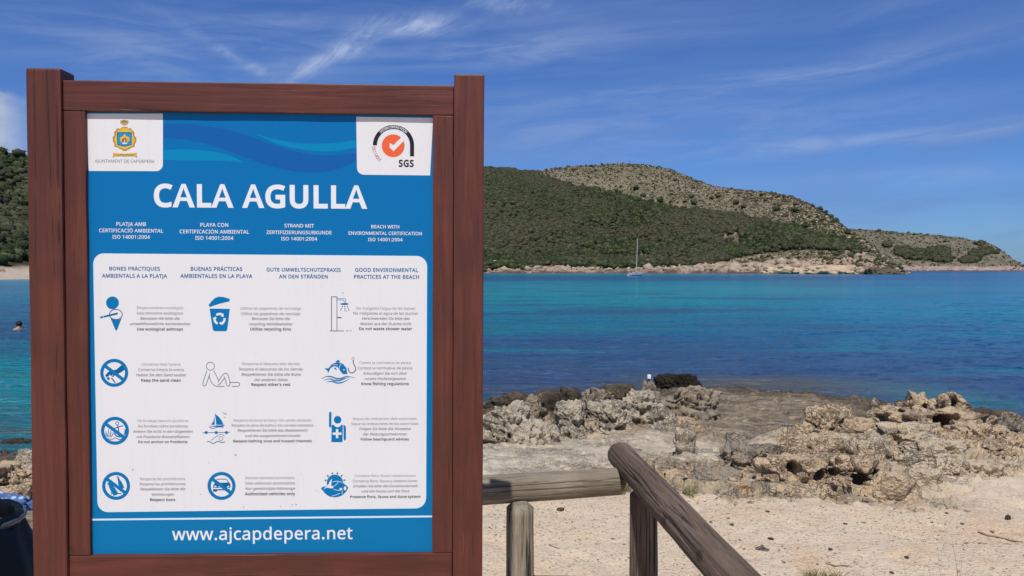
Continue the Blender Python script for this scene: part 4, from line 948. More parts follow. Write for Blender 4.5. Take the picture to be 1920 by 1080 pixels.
p_.add([rrect((174.5, 475), (801, 480), (799, 953), (183, 960.5), (20, 20, 20, 20))], 'pale')
p_.add([rrect((175.7, 476.3), (799.8, 481.2), (797.8, 951.8), (184.2, 959.2), (19, 19, 19, 19))], 'white')
p_.add([rrect((160, 213), (305.5, 213), (305.5, 321), (166.5, 320.5), (0, 0, 13, 0))], 'white')
p_.add([rrect((668, 219), (812, 221), (806.5, 329), (669.5, 327.5), (0, 0, 0, 13))], 'white')
p_.line([(171, 974.3), (811, 968.2)], 3.4, 'pale')
for sx, sy, sr in ((376, 927, 1.2), (457, 951, 1.3), (548, 947, 1.4), (555, 946, 1.6), (526, 949, 1.2), (249, 881, 1.6), (442, 853, 2.0), (650, 583, 1.0), (594, 920, .9), (565, 889, .9), (643, 549.5, 1.4), (480, 663, .8), (392, 868, .8)):
    p_.disc(sx, sy, sr, 'speck', n=8)
p_.build(None, board)

GL = {'A': [429, ['0,0 187,482 242,482 428,0 366,0 308,148 118,148 61,0', '138,202 290,202 236,347 235,352 233,358 230,367 227,376 224,386 221,396 218,405 216,413 214,419 210,405 207,392 203,378 199,366 196,356 193,347']], 'B': [437, ['65,0 65,480 202,480 257,477 303,468 338,453 364,431 379,400 384,361 382,334 374,311 361,290 343,274 320,262 293,255 293,251 312,247 331,241 348,234 363,224 376,212 386,197 394,180 399,160 400,136 395,96 380,63 356,36 322,16 282,4 234,0', '126,275 214,275 251,278 279,284 299,295 312,310 319,330 322,354 319,378 309,397 294,411 272,420 242,426 205,428 126,428', '126,51 222,51 261,54 290,62 311,76 325,94 333,116 336,141 333,165 324,185 310,202 288,215 257,222 218,225 126,225']], 'C': [424, ['261,-7 215,-3 174,7 139,24 109,46 85,75 65,109 52,149 44,192 41,240 44,287 53,330 67,368 88,403 114,431 146,455 183,472 225,483 271,486 320,483 364,474 404,458 379,407 364,413 348,420 330,425 311,430 292,432 271,433 223,427 182,410 149,381 124,343 110,296 105,240 109,184 123,137 146,98 178,69 219,52 270,46 291,47 311,49 330,52 348,56 367,60 385,65 385,13 367,7 348,2 329,-2 309,-5 286,-6']], 'D': [490, ['65,0 65,480 213,480 259,477 301,468 338,453 371,432 398,406 420,374 436,336 446,293 449,244 442,170 420,109 383,61 333,27 272,7 199,0', '126,52 191,52 299,73 364,136 385,242 380,301 364,348 338,383 302,408 258,423 204,428 126,428']], 'E': [373, ['65,0 65,480 333,480 333,426 126,426 126,277 321,277 321,224 126,224 126,53 333,53 333,0']], 'F': [349, ['65,0 65,480 333,480 333,426 126,426 126,257 320,257 320,203 126,203 126,0']], 'G': [489, ['271,-7 224,-3 182,7 145,23 114,46 88,74 67,108 53,148 44,191 41,240 44,288 54,331 71,370 93,404 121,433 155,456 195,473 240,483 289,486 316,485 341,483 366,479 389,473 411,466 433,458 410,406 392,413 373,419 352,425 331,430 309,432 286,433 233,427 188,410 152,381 125,343 109,296 104,240 106,203 112,169 123,139 137,112 157,89 181,70 210,57 245,48 285,46 305,46 323,47 338,49 353,51 366,54 379,57 379,199 273,199 273,253 439,253 439,18 413,10 387,4 361,-1 333,-4 303,-6']], 'H': [498, ['65,0 65,480 126,480 126,277 371,277 371,480 432,480 432,0 371,0 371,224 126,224 126,0']], 'I': [228, ['27,0 27,35 83,48 83,431 27,445 27,480 200,480 200,445 144,431 144,48 200,35 200,0']], 'J': [183, ['-3,-128 -13,-127 -22,-127 -31,-125 -39,-123 -46,-121 -52,-119 -52,-68 -45,-70 -37,-71 -30,-73 -21,-74 -13,-74 -4,-75 7,-74 18,-72 28,-68 37,-62 45,-54 52,-44 58,-32 61,-16 62,3 62,480 122,480 122,7 118,-35 107,-69 88,-95 63,-113 32,-124']], 'K': [416, ['65,0 65,480 126,480 126,243 139,258 153,274 167,289 181,304 194,319 208,334 338,480 408,480 218,271 416,0 345,0 175,229 126,186 126,0']], 'L': [352, ['65,0 65,480 126,480 126,54 335,54 335,0']], 'M': [609, ['65,0 65,480 154,480 302,87 305,87 455,480 544,480 544,0 484,0 484,295 484,318 485,341 486,364 487,385 488,404 489,420 486,420 326,0 277,0 119,420 116,420 117,405 119,386 120,364 120,340 121,316 121,291 121,0']], 'N': [510, ['65,0 65,480 135,480 391,83 394,83 393,91 393,102 392,115 391,130 391,145 390,162 389,178 389,194 389,209 389,480 445,480 445,0 375,0 118,398 116,398 117,381 118,362 119,340 120,316 121,292 121,268 121,0']], 'O': [525, ['263,-7 216,-3 174,7 139,24 109,48 84,76 65,111 52,150 44,193 41,241 44,288 52,331 65,370 84,404 109,433 139,456 174,473 216,483 263,487 309,484 349,473 384,456 414,433 439,405 458,370 472,331 481,288 484,240 481,193 472,150 458,110 439,76 414,47 384,24 349,7 308,-3', '263,46 312,51 352,69 382,98 403,137 416,184 420,240 416,297 403,344 382,382 352,411 313,428 263,434 214,428 174,411 143,382 122,344 109,297 105,240 109,184 122,137 143,98 173,69 213,51']], 'P': [406, ['65,0 65,480 192,480 249,475 295,463 329,443 353,415 367,380 372,338 370,313 364,288 354,264 340,243 320,224 294,208 263,196 225,189 181,187 126,187 126,0', '126,238 174,238 216,241 250,248 276,261 295,279 306,304 310,336 306,364 296,387 280,405 257,418 225,425 187,428 126,428']], 'Q': [525, ['372,-114 279,-6 275,-6 272,-7 270,-7 268,-7 265,-7 263,-7 216,-3 174,7 139,24 109,48 84,76 65,111 52,150 44,193 41,241 44,288 52,331 65,370 84,404 109,433 139,456 174,473 216,483 263,487 309,484 349,473 384,456 414,433 439,405 458,370 472,331 481,288 484,240 480,185 468,135 448,91 421,54 386,25 344,5 459,-114', '263,46 312,51 352,69 382,98 403,137 416,184 420,240 416,297 403,344 382,382 352,411 313,428 263,434 214,428 174,411 143,382 122,344 109,297 105,240 109,184 122,137 143,98 173,69 213,51']], 'R': [418, ['65,0 65,480 197,480 252,476 296,464 329,446 353,419 367,385 372,343 370,319 366,298 358,279 348,264 336,250 322,239 307,229 292,221 276,215 408,0 337,0 221,198 126,198 126,0', '126,249 197,249 233,252 261,259 283,272 298,290 307,313 310,340 306,369 297,391 281,407 259,418 230,425 194,427 126,427']], 'S': [369, ['166,-7 140,-6 115,-4 91,-1 70,4 51,9 34,16 34,74 52,67 72,60 94,54 119,50 143,47 169,46 201,48 228,55 249,66 265,82 274,101 277,123 276,138 272,151 267,163 258,173 247,183 232,192 214,202 191,212 164,222 126,238 96,256 72,276 54,300 44,329 40,364 42,388 49,410 60,429 74,446 92,460 114,471 138,480 165,485 193,486 219,485 243,483 266,479 287,473 307,467 326,459 307,408 290,414 272,420 253,426 233,430 213,432 192,433 165,431 142,425 124,414 112,400 104,383 101,363 103,348 106,335 111,323 120,313 131,303 144,294 161,285 182,276 206,267 233,256 257,245 278,233 296,221 310,207 322,191 330,173 335,152 337,128 332,89 317,56 291,29 256,9 215,-3']], 'T': [373, ['156,0 156,426 7,426 7,480 366,480 366,426 217,426 217,0']], 'U': [491, ['243,-7 188,-1 143,15 107,42 81,78 66,121 60,171 60,480 121,480 121,169 124,133 135,102 152,78 176,60 208,49 246,46 286,50 317,61 341,80 357,106 367,135 370,169 370,480 430,480 430,169 428,137 421,107 410,80 394,55 373,34 348,16 318,4 283,-4']], 'V': [403, ['171,0 0,480 63,480 171,172 178,153 184,134 189,117 194,100 198,83 201,67 205,83 209,100 214,117 219,135 225,154 232,173 339,480 403,480 232,0']], 'W': [625, ['135,0 8,480 71,480 146,187 151,166 155,146 160,127 163,108 166,90 169,73 171,91 175,110 179,130 183,150 188,170 194,190 279,480 341,480 429,188 435,167 440,147 445,127 449,107 453,89 455,73 458,90 461,108 465,127 469,146 474,167 479,187 553,480 616,480 488,0 427,0 334,314 330,327 327,340 323,353 320,366 317,377 314,388 312,397 311,404 310,409 309,401 306,389 303,372 298,352 293,333 287,312 196,0']], 'X': [394, ['3,0 162,250 13,480 80,480 197,291 316,480 379,480 231,251 391,0 322,0 195,208 66,0']], 'Y': [380, ['160,0 160,183 0,480 66,480 190,244 315,480 380,480 220,186 220,0']], 'Z': [384, ['26,0 26,46 278,426 34,426 34,480 351,480 351,434 99,54 358,54 358,0']], 'a': [377, ['144,-7 114,-4 86,5 63,19 45,40 34,67 31,100 36,133 50,161 73,183 106,200 150,210 203,215 265,217 265,238 262,265 256,286 245,301 230,311 212,316 190,318 172,317 154,315 136,310 120,304 104,298 89,291 71,335 87,343 106,350 126,357 148,362 170,365 193,366 233,363 266,353 291,337 308,314 319,283 322,245 322,0 279,0 268,51 265,51 249,33 233,19 216,7 196,0 173,-5', '158,41 187,44 212,52 234,66 251,86 261,112 264,144 264,176 211,174 171,170 140,163 118,152 103,138 95,121 92,99 94,81 100,66 110,55 124,47 140,43']], 'b': [413, ['228,-7 201,-5 178,0 158,9 142,20 128,32 116,46 111,46 99,0 57,0 57,510 116,510 116,386 116,371 116,357 115,344 114,331 114,321 113,312 116,312 128,327 142,339 158,351 178,359 201,364 228,366 269,361 305,345 335,319 358,283 372,237 376,180 372,123 358,77 335,40 305,14 269,-1', '219,42 248,46 273,58 291,78 304,105 312,139 315,181 304,256 272,302 218,317 183,313 157,302 138,284 126,258 119,224 116,182 116,179 119,138 126,105 138,78 157,58 184,46']], 'c': [322, ['201,-7 171,-5 143,2 117,13 93,28 74,48 58,73 46,103 39,138 37,178 39,220 47,256 59,286 76,311 96,332 119,347 146,358 174,365 206,367 224,366 241,364 259,361 275,357 288,352 300,347 282,298 271,302 258,306 244,310 230,313 217,314 204,315 145,300 110,254 98,179 101,139 110,105 124,79 144,60 170,48 201,44 220,45 237,47 253,50 267,55 281,60 294,65 294,13 282,7 268,2 254,-2 239,-4 221,-6']], 'd': [413, ['185,-7 143,-2 107,14 77,40 55,76 41,123 37,179 41,236 55,283 78,319 108,346 144,361 185,367 211,365 234,360 254,351 270,340 285,328 297,314 301,314 300,320 300,329 299,339 298,350 297,359 297,367 297,510 356,510 356,0 308,0 300,48 297,48 285,34 271,21 254,9 234,0 211,-5', '194,42 228,46 255,56 274,74 287,98 295,129 298,168 298,179 295,220 288,254 275,282 256,302 229,314 193,318 164,313 140,301 122,280 109,252 101,218 98,178 101,138 109,105 122,78 141,58 165,46']], 'e': [379, ['210,-7 177,-4 147,3 120,14 96,30 75,51 59,76 47,106 39,140 37,177 39,215 46,249 57,279 72,305 90,326 112,344 138,357 166,364 196,367 226,364 252,358 276,347 296,331 313,312 327,290 337,264 343,235 345,204 345,169 98,169 102,131 113,100 129,76 152,58 180,47 213,44 235,44 255,46 274,50 292,55 310,61 328,69 328,17 310,9 292,4 274,-1 255,-4 234,-6', '99,216 283,216 280,244 273,269 262,290 245,306 223,315 195,318 169,315 147,306 129,291 114,271 105,245']], 'f': [231, ['73,0 73,314 10,314 10,342 73,362 73,383 77,425 87,458 104,483 127,500 156,510 190,514 204,513 217,512 229,510 241,507 251,505 260,502 244,455 237,458 229,460 220,462 210,464 201,465 191,465 173,463 158,457 147,446 139,430 134,409 132,383 132,360 223,360 223,314 132,314 132,0']], 'g': [413, ['195,-161 145,-159 102,-151 65,-138 65,-84 103,-100 148,-109 198,-112 227,-109 251,-100 271,-85 286,-65 295,-40 298,-11 298,3 298,10 298,17 298,27 299,36 299,43 300,48 297,48 268,17 231,-1 185,-7 142,-1 106,15 76,42 54,79 41,125 37,179 41,233 54,278 76,316 106,344 142,361 185,367 208,365 229,361 249,353 267,343 283,329 298,312 301,312 309,360 356,360 356,-6 352,-53 338,-92 317,-122 286,-144 245,-157', '194,42 227,45 253,55 273,71 287,94 295,126 298,165 298,179 295,224 287,259 273,285 252,303 226,313 193,317 165,313 142,301 123,281 109,254 101,220 98,179 101,138 109,104 123,77 141,57 165,46']], 'h': [415, ['57,0 57,510 116,510 116,361 116,343 115,326 113,310 117,310 130,327 146,341 164,352 185,360 206,364 229,366 269,363 302,352 328,335 346,310 357,276 361,234 361,0 302,0 302,230 293,278 266,307 222,317 186,313 158,302 139,283 126,257 119,225 116,186 116,0']], 'i': [173, ['87,420 78,421 70,424 62,429 57,436 54,446 52,457 54,469 57,479 62,486 70,491 78,494 87,495 96,494 104,491 111,486 117,479 120,469 122,457 120,446 117,436 111,429 104,424 96,421', '57,0 57,360 116,360 116,0']], 'j': [173, ['87,420 78,421 70,424 62,429 57,436 54,446 52,457 54,469 57,479 62,486 70,491 78,494 87,495 96,494 104,491 111,486 117,479 120,469 122,457 120,446 117,436 111,429 104,424 96,421', '15,-161 4,-161 -6,-160 -15,-159 -23,-157 -30,-155 -37,-153 -37,-105 -30,-107 -23,-109 -16,-110 -9,-111 -1,-112 7,-112 21,-111 33,-107 43,-100 51,-90 56,-75 57,-56 57,360 116,360 116,-54 113,-85 105,-111 92,-133 73,-148 47,-158']], 'k': [359, ['57,0 57,510 116,510 116,244 115,236 115,226 115,216 114,204 114,194 113,185 116,185 119,189 123,195 128,201 133,208 138,214 144,221 149,228 154,234 158,238 273,360 343,360 197,206 353,0 281,0 156,168 116,132 116,0']], 'l': [173, ['57,0 57,510 116,510 116,0']], 'm': [628, ['57,0 57,360 105,360 113,311 117,311 129,328 144,342 162,353 182,361 202,365 223,367 273,360 310,340 333,306 336,306 350,325 366,340 386,352 407,360 429,365 452,367 489,363 520,353 543,335 560,310 570,277 574,234 574,0 515,0 515,232 507,279 483,308 442,317 410,314 385,304 367,287 355,264 347,234 345,199 345,0 286,0 286,232 278,279 253,308 212,317 180,313 155,302 137,283 125,258 118,226 116,187 116,0']], 'n': [415, ['57,0 57,360 105,360 113,311 117,311 130,328 146,342 165,353 186,361 208,365 230,367 270,363 302,353 328,335 346,310 357,277 361,234 361,0 302,0 302,230 293,278 266,307 222,317 186,313 158,302 139,283 126,258 119,226 116,187 116,0']], 'o': [406, ['202,-7 172,-4 143,3 117,15 94,32 75,53 58,79 46,109 39,143 37,181 42,236 57,282 82,318 116,345 156,361 204,367 236,364 264,357 290,345 314,328 333,307 349,282 361,252 368,218 370,181 365,126 350,79 325,42 291,15 250,-1', '203,42 237,46 263,59 283,80 298,107 306,141 309,181 306,220 298,253 283,281 263,301 236,313 203,317 169,313 143,301 123,281 109,253 101,220 98,181 101,141 109,107 123,80 143,59 170,46']], 'p': [413, ['57,-161 57,360 105,360 113,311 116,311 128,326 142,339 158,351 178,360 201,365 228,367 270,362 305,346 335,320 358,284 372,238 376,181 372,124 358,78 335,41 305,14 269,-1 228,-7 202,-5 179,0 159,9 142,20 128,32 116,46 112,46 113,37 114,28 115,17 116,6 116,-4 116,-13 116,-161', '219,42 240,44 258,50 273,60 286,74 296,90 305,110 310,132 314,155 315,181 312,220 304,253 291,280 272,301 248,313 218,317 185,314 159,303 140,286 127,262 119,231 116,192 116,181 119,140 126,106 138,78 157,58 184,46']], 'q': [413, ['297,-161 297,-7 297,1 297,11 298,21 298,31 299,40 300,48 296,48 285,34 270,21 254,9 234,0 210,-5 183,-7 143,-2 107,14 78,40 55,76 41,123 37,179 42,236 55,283 78,319 108,346 144,361 185,367 212,365 235,360 255,351 271,339 286,326 298,311 300,311 309,360 356,360 356,-161', '195,42 228,46 255,56 274,73 287,97 295,128 298,167 298,179 295,221 287,255 275,282 256,302 228,314 193,318 164,313 140,301 122,280 108,252 101,218 98,178 101,139 109,105 122,78 141,58 165,46']], 'r': [277, ['57,0 57,360 105,360 112,294 115,294 128,313 143,330 160,345 179,357 201,364 225,367 232,367 239,366 247,366 254,365 261,364 267,363 260,308 254,310 248,311 241,312 234,312 227,313 221,313 203,311 186,306 169,298 154,286 141,272 131,256 123,236 118,215 116,192 116,0']], 's': [322, ['148,-7 124,-6 102,-4 83,-1 66,4 50,9 35,16 35,70 50,63 68,56 87,50 107,45 128,42 149,41 176,43 198,47 214,55 225,66 232,79 234,94 234,103 231,111 227,118 221,125 212,133 200,140 186,147 168,155 146,164 124,173 104,182 86,191 71,200 58,211 48,223 40,237 36,253 34,271 38,299 51,323 72,342 99,356 132,364 169,367 191,366 211,364 231,360 249,355 267,350 284,343 264,296 248,301 233,307 216,312 200,315 183,318 165,318 143,317 124,313 110,307 99,298 93,287 91,275 92,265 95,257 99,249 107,243 116,236 129,229 144,222 162,215 183,206 205,198 225,189 242,180 257,170 269,159 279,147 286,133 290,118 291,99 287,67 274,41 253,20 224,5 189,-4']], 't': [242, ['167,-7 149,-6 132,-2 115,3 100,11 87,22 77,37 68,55 63,78 62,105 62,314 11,314 11,343 62,366 86,443 121,443 121,360 225,360 225,314 121,314 121,106 123,86 128,70 137,57 148,49 162,43 177,42 186,42 196,43 205,44 214,46 221,47 228,49 228,4 221,1 212,-1 201,-4 189,-5 178,-6']], 'u': [415, ['184,-7 144,-3 111,7 86,25 68,49 57,83 53,124 53,360 113,360 113,128 122,81 148,52 193,42 229,46 256,57 276,76 289,102 296,134 299,173 299,360 358,360 358,0 310,0 301,48 298,48 285,31 269,17 250,6 229,-1 207,-5']], 'v': [341, ['136,0 0,360 63,360 140,148 143,138 147,127 151,115 155,103 159,91 162,80 165,70 167,61 169,52 171,52 173,61 176,70 179,81 182,92 186,104 190,116 194,127 198,138 201,148 278,360 341,360 204,0']], 'w': [528, ['106,1 7,361 69,361 118,169 123,149 128,130 132,110 136,92 139,75 142,61 144,61 146,69 148,79 151,89 153,101 156,112 159,125 162,136 165,148 169,158 232,361 297,361 359,158 364,142 368,126 373,108 377,91 381,76 383,62 385,62 387,74 390,90 395,108 399,128 404,148 410,169 460,361 520,361 420,1 351,1 289,203 284,222 279,240 274,258 270,274 267,288 265,299 262,299 260,288 257,274 253,258 249,240 244,221 238,203 173,1']], 'x': [355, ['12,0 142,184 18,360 85,360 178,224 270,360 336,360 212,184 343,0 276,0 178,144 79,0']], 'y': [343, ['56,-161 46,-161 37,-160 28,-160 21,-158 14,-157 7,-156 7,-109 13,-110 19,-111 25,-111 32,-112 40,-113 47,-113 66,-111 83,-105 97,-95 108,-82 118,-67 127,-49 146,-1 1,360 64,360 142,155 148,137 154,120 160,104 165,88 169,72 172,57 175,57 178,69 182,84 187,101 193,119 199,137 206,156 279,360 343,360 187,-50 174,-81 157,-108 139,-131 116,-148 89,-158']], 'z': [316, ['26,0 26,39 220,314 38,314 38,360 285,360 285,316 94,46 289,46 289,0']], '0': [384, ['191,-7 142,1 102,22 72,59 50,108 37,169 33,240 35,290 40,334 49,373 61,407 78,435 99,458 125,474 156,484 191,487 241,480 281,458 312,422 334,373 347,313 351,240 349,191 344,147 335,108 322,74 305,45 284,23 258,6 227,-3', '191,44 224,49 249,65 268,92 281,130 289,180 291,240 289,300 281,349 268,388 249,415 224,431 191,437 159,431 133,415 115,388 102,349 95,300 92,240 95,180 102,131 115,93 133,65 159,49']], '1': [384, ['181,0 181,335 181,353 181,369 181,381 182,393 183,405 183,418 176,411 170,405 164,400 158,394 150,388 142,381 91,339 60,379 189,480 238,480 238,0']], '2': [384, ['32,0 32,49 158,176 181,199 201,221 219,240 234,259 247,278 257,296 264,315 268,334 269,355 267,380 259,400 246,415 229,427 208,434 185,436 162,435 142,430 123,424 105,415 87,403 69,390 38,430 57,445 79,458 102,470 128,479 155,484 185,486 226,482 262,471 291,452 312,427 325,396 330,359 328,334 323,311 314,288 303,267 288,245 271,224 252,202 230,179 207,155 107,56 107,54 349,54 349,0']], '3': [384, ['162,-7 137,-6 114,-4 92,-1 71,4 50,11 30,19 30,75 51,65 73,58 95,51 118,47 141,44 163,43 202,46 233,54 256,68 271,87 281,110 284,138 280,165 268,186 249,202 222,213 189,220 150,222 103,222 103,273 150,273 187,275 217,284 240,298 257,316 267,338 271,363 268,385 260,403 247,417 230,428 208,434 183,437 159,435 136,431 117,425 99,417 80,407 62,396 33,437 51,449 72,461 96,471 123,480 152,485 183,486 229,483 266,471 294,453 315,428 327,400 331,367 328,337 319,312 304,290 284,274 260,261 232,253 232,250 267,243 296,231 318,214 333,192 343,166 346,136 344,110 337,85 326,62 311,42 291,25 266,11 237,1 202,-5']], '4': [384, ['244,0 244,109 14,109 14,159 240,482 301,482 301,162 371,162 371,109 301,109 301,0', '72,162 244,162 244,313 244,335 244,355 245,372 246,388 246,404 247,419 244,419 241,410 236,401 231,392 226,382 221,374 216,367']], '5': [384, ['167,-7 142,-6 119,-4 97,0 76,5 58,12 42,19 42,75 60,66 79,58 101,52 124,47 146,45 167,44 200,46 229,55 253,69 271,89 282,115 285,147 282,176 273,200 257,219 234,233 203,242 165,244 152,244 138,243 122,241 107,239 94,237 83,234 54,253 72,480 312,480 312,426 122,426 111,287 119,288 130,290 142,291 155,293 169,294 185,294 231,290 270,278 302,257 326,229 341,195 346,153 341,107 325,68 299,36 263,12 219,-2']], '6': [384, ['200,-7 171,-4 143,3 118,16 95,34 75,57 59,86 47,120 39,160 37,205 38,239 41,273 46,307 54,339 65,369 79,397 97,423 119,444 146,462 177,475 214,484 257,486 266,486 277,486 288,485 298,484 308,482 316,480 316,430 307,432 298,434 288,436 278,437 268,438 258,438 229,436 203,431 181,422 162,411 145,397 132,380 121,361 113,341 106,318 101,295 98,270 96,244 100,244 112,259 126,272 143,284 163,293 187,298 214,300 253,296 286,283 314,262 336,233 348,197 353,154 348,108 334,69 311,36 281,12 244,-2', '199,43 226,46 249,55 268,70 283,92 291,120 294,154 292,183 284,207 271,227 253,242 230,251 201,254 181,252 163,248 146,241 132,231 120,220 110,208 103,194 98,180 97,166 98,147 102,128 108,108 117,91 128,75 142,61 159,51 178,45']], '7': [384, ['91,0 288,426 30,426 30,480 351,480 351,434 156,0']], '8': [384, ['193,-7 146,-3 106,8 75,27 51,53 38,85 33,122 34,143 39,162 47,179 57,195 69,209 83,221 99,232 115,242 132,251 110,265 90,281 73,299 59,320 51,344 48,372 50,395 57,416 67,434 81,450 98,463 118,473 141,480 165,485 191,486 231,483 265,473 295,457 317,434 331,406 335,371 334,353 330,336 323,321 313,307 302,295 289,283 275,273 260,263 244,254 263,244 281,233 298,222 313,209 325,196 336,181 344,164 349,145 351,124 346,87 332,55 308,29 276,9 238,-3', '194,277 216,287 236,299 253,312 266,328 274,347 277,369 274,390 266,407 253,421 236,431 215,437 191,439 168,437 147,431 130,421 117,407 109,390 106,369 107,354 111,340 118,328 127,317 137,308 150,299 164,291 178,284', '192,40 222,43 247,51 267,63 281,80 290,100 293,124 290,146 281,165 265,182 245,196 221,210 192,222 181,226 154,213 132,199 114,183 101,165 93,145 91,122 93,100 102,80 116,63 135,51 161,43']], '9': [384, ['129,-7 120,-7 109,-6 98,-5 87,-4 77,-2 69,0 69,50 87,46 106,43 128,42 157,43 183,49 205,57 224,69 240,83 254,99 265,118 274,138 280,161 285,185 288,209 289,235 285,235 274,221 260,207 243,196 222,187 199,181 171,179 133,184 99,196 72,217 50,246 38,282 34,324 36,356 42,385 53,411 67,433 85,452 106,467 130,478 157,484 187,486 216,484 244,476 269,463 292,445 312,422 328,393 340,359 347,320 349,275 348,240 345,206 340,173 332,141 322,110 307,82 289,57 267,35 240,17 208,4 171,-4', '184,226 205,227 223,231 240,239 254,248 266,259 276,272 284,286 288,299 289,314 288,333 284,352 278,371 269,388 258,404 244,418 227,428 208,434 187,437 161,433 138,424 119,409 104,387 95,359 92,325 95,296 102,272 115,252 132,237 155,229']], ':': [180, ['89,278 79,279 69,283 60,289 54,297 50,309 48,324 50,339 54,351 60,359 69,365 79,368 89,369 100,368 110,365 119,359 126,351 130,339 132,324 130,309 126,297 119,289 110,283 100,279', '89,-9 79,-8 69,-5 60,1 54,10 50,22 48,36 50,51 54,63 60,71 69,77 79,80 89,81 100,80 110,77 119,71 126,63 130,51 132,36 130,22 126,10 119,1 110,-5 100,-8']], '.': [180, ['89,-9 79,-8 69,-5 60,1 54,10 50,22 48,36 50,51 54,63 60,71 69,77 79,80 89,81 100,80 110,77 119,71 126,63 130,51 132,36 130,22 126,10 119,1 110,-5 100,-8']], ',': [180, ['28,-87 34,-60 40,-32 47,-3 53,27 57,53 61,78 124,78 129,71 122,46 114,20 104,-8 93,-35 82,-62 71,-87']], "'": [151, ['57,306 44,480 107,480 94,306']], '@': [604, ['291,-60 241,-56 195,-47 155,-30 120,-8 92,21 69,55 52,94 42,139 39,188 41,229 48,267 58,304 73,338 92,369 115,397 141,421 171,441 204,458 241,470 281,477 324,480 369,476 410,467 448,451 482,429 510,401 534,368 551,330 561,287 565,240 564,219 562,199 558,179 552,160 545,142 536,126 525,111 513,98 500,88 484,80 467,75 449,73 429,75 413,81 400,91 390,103 382,117 378,132 375,132 365,116 354,102 339,90 322,81 302,75 280,73 249,77 222,88 201,107 186,133 176,163 173,198 175,227 181,253 191,276 204,297 220,315 240,330 263,341 288,347 316,349 335,349 355,347 374,344 391,341 406,337 418,333 412,197 411,190 411,184 411,180 411,177 411,174 411,173 412,152 417,136 423,126 432,120 442,116 453,115 466,117 478,122 488,132 497,145 504,160 510,178 514,197 517,218 518,240 515,280 507,315 493,346 474,373 451,395 423,412 393,425 360,433 324,435 275,432 232,421 194,404 162,380 135,351 115,317 99,278 90,236 87,190 93,129 111,78 140,38 180,8 230,-10 291,-15 318,-14 344,-11 369,-6 393,0 415,6 435,13 435,-32 415,-40 394,-46 370,-52 346,-56 319,-59', '289,115 312,118 330,127 343,143 353,164 359,188 362,216 366,300 360,302 352,303 344,305 335,306 326,307 316,307 296,305 278,300 263,291 251,279 241,265 234,249 230,232 227,215 226,197 228,171 233,150 243,134 256,123 271,117']], ' ': [175, []]}
_gc = {}
def grow(P_, off):
    """move every edge of a closed outline outward by off; edges that turn over are dropped"""
    E = []
    for i in range(len(P_)):
        a, b_ = P_[i], P_[(i + 1) % len(P_)]; d = b_ - a; l = math.hypot(*d)
        if l > .5: d = d / l; E.append((a + np.array([d[1], -d[0]]) * off, d, b_ + np.array([d[1], -d[0]]) * off))
    while len(E) > 3:
        n = len(E); Q = []
        for i in range(n):
            (a, d, ae), (b_, e, be) = E[i - 1], E[i]; cr = d[0] * e[1] - d[1] * e[0]
            if abs(cr) < .05 and d @ e > 0: Q.append((ae + b_) / 2)
            elif abs(cr) < 1e-3: Q.append((ae + b_) / 2)
            else: k = ((b_[0] - a[0]) * e[1] - (b_[1] - a[1]) * e[0]) / cr; Q.append(a + d * k)
        bad = [((Q[(i + 1) % n] - Q[i]) @ E[i][1], i) for i in range(n)]; m_, i = min(bad)
        if m_ >= -1e-6: return np.array(Q)
        E.pop(i)
    return P_
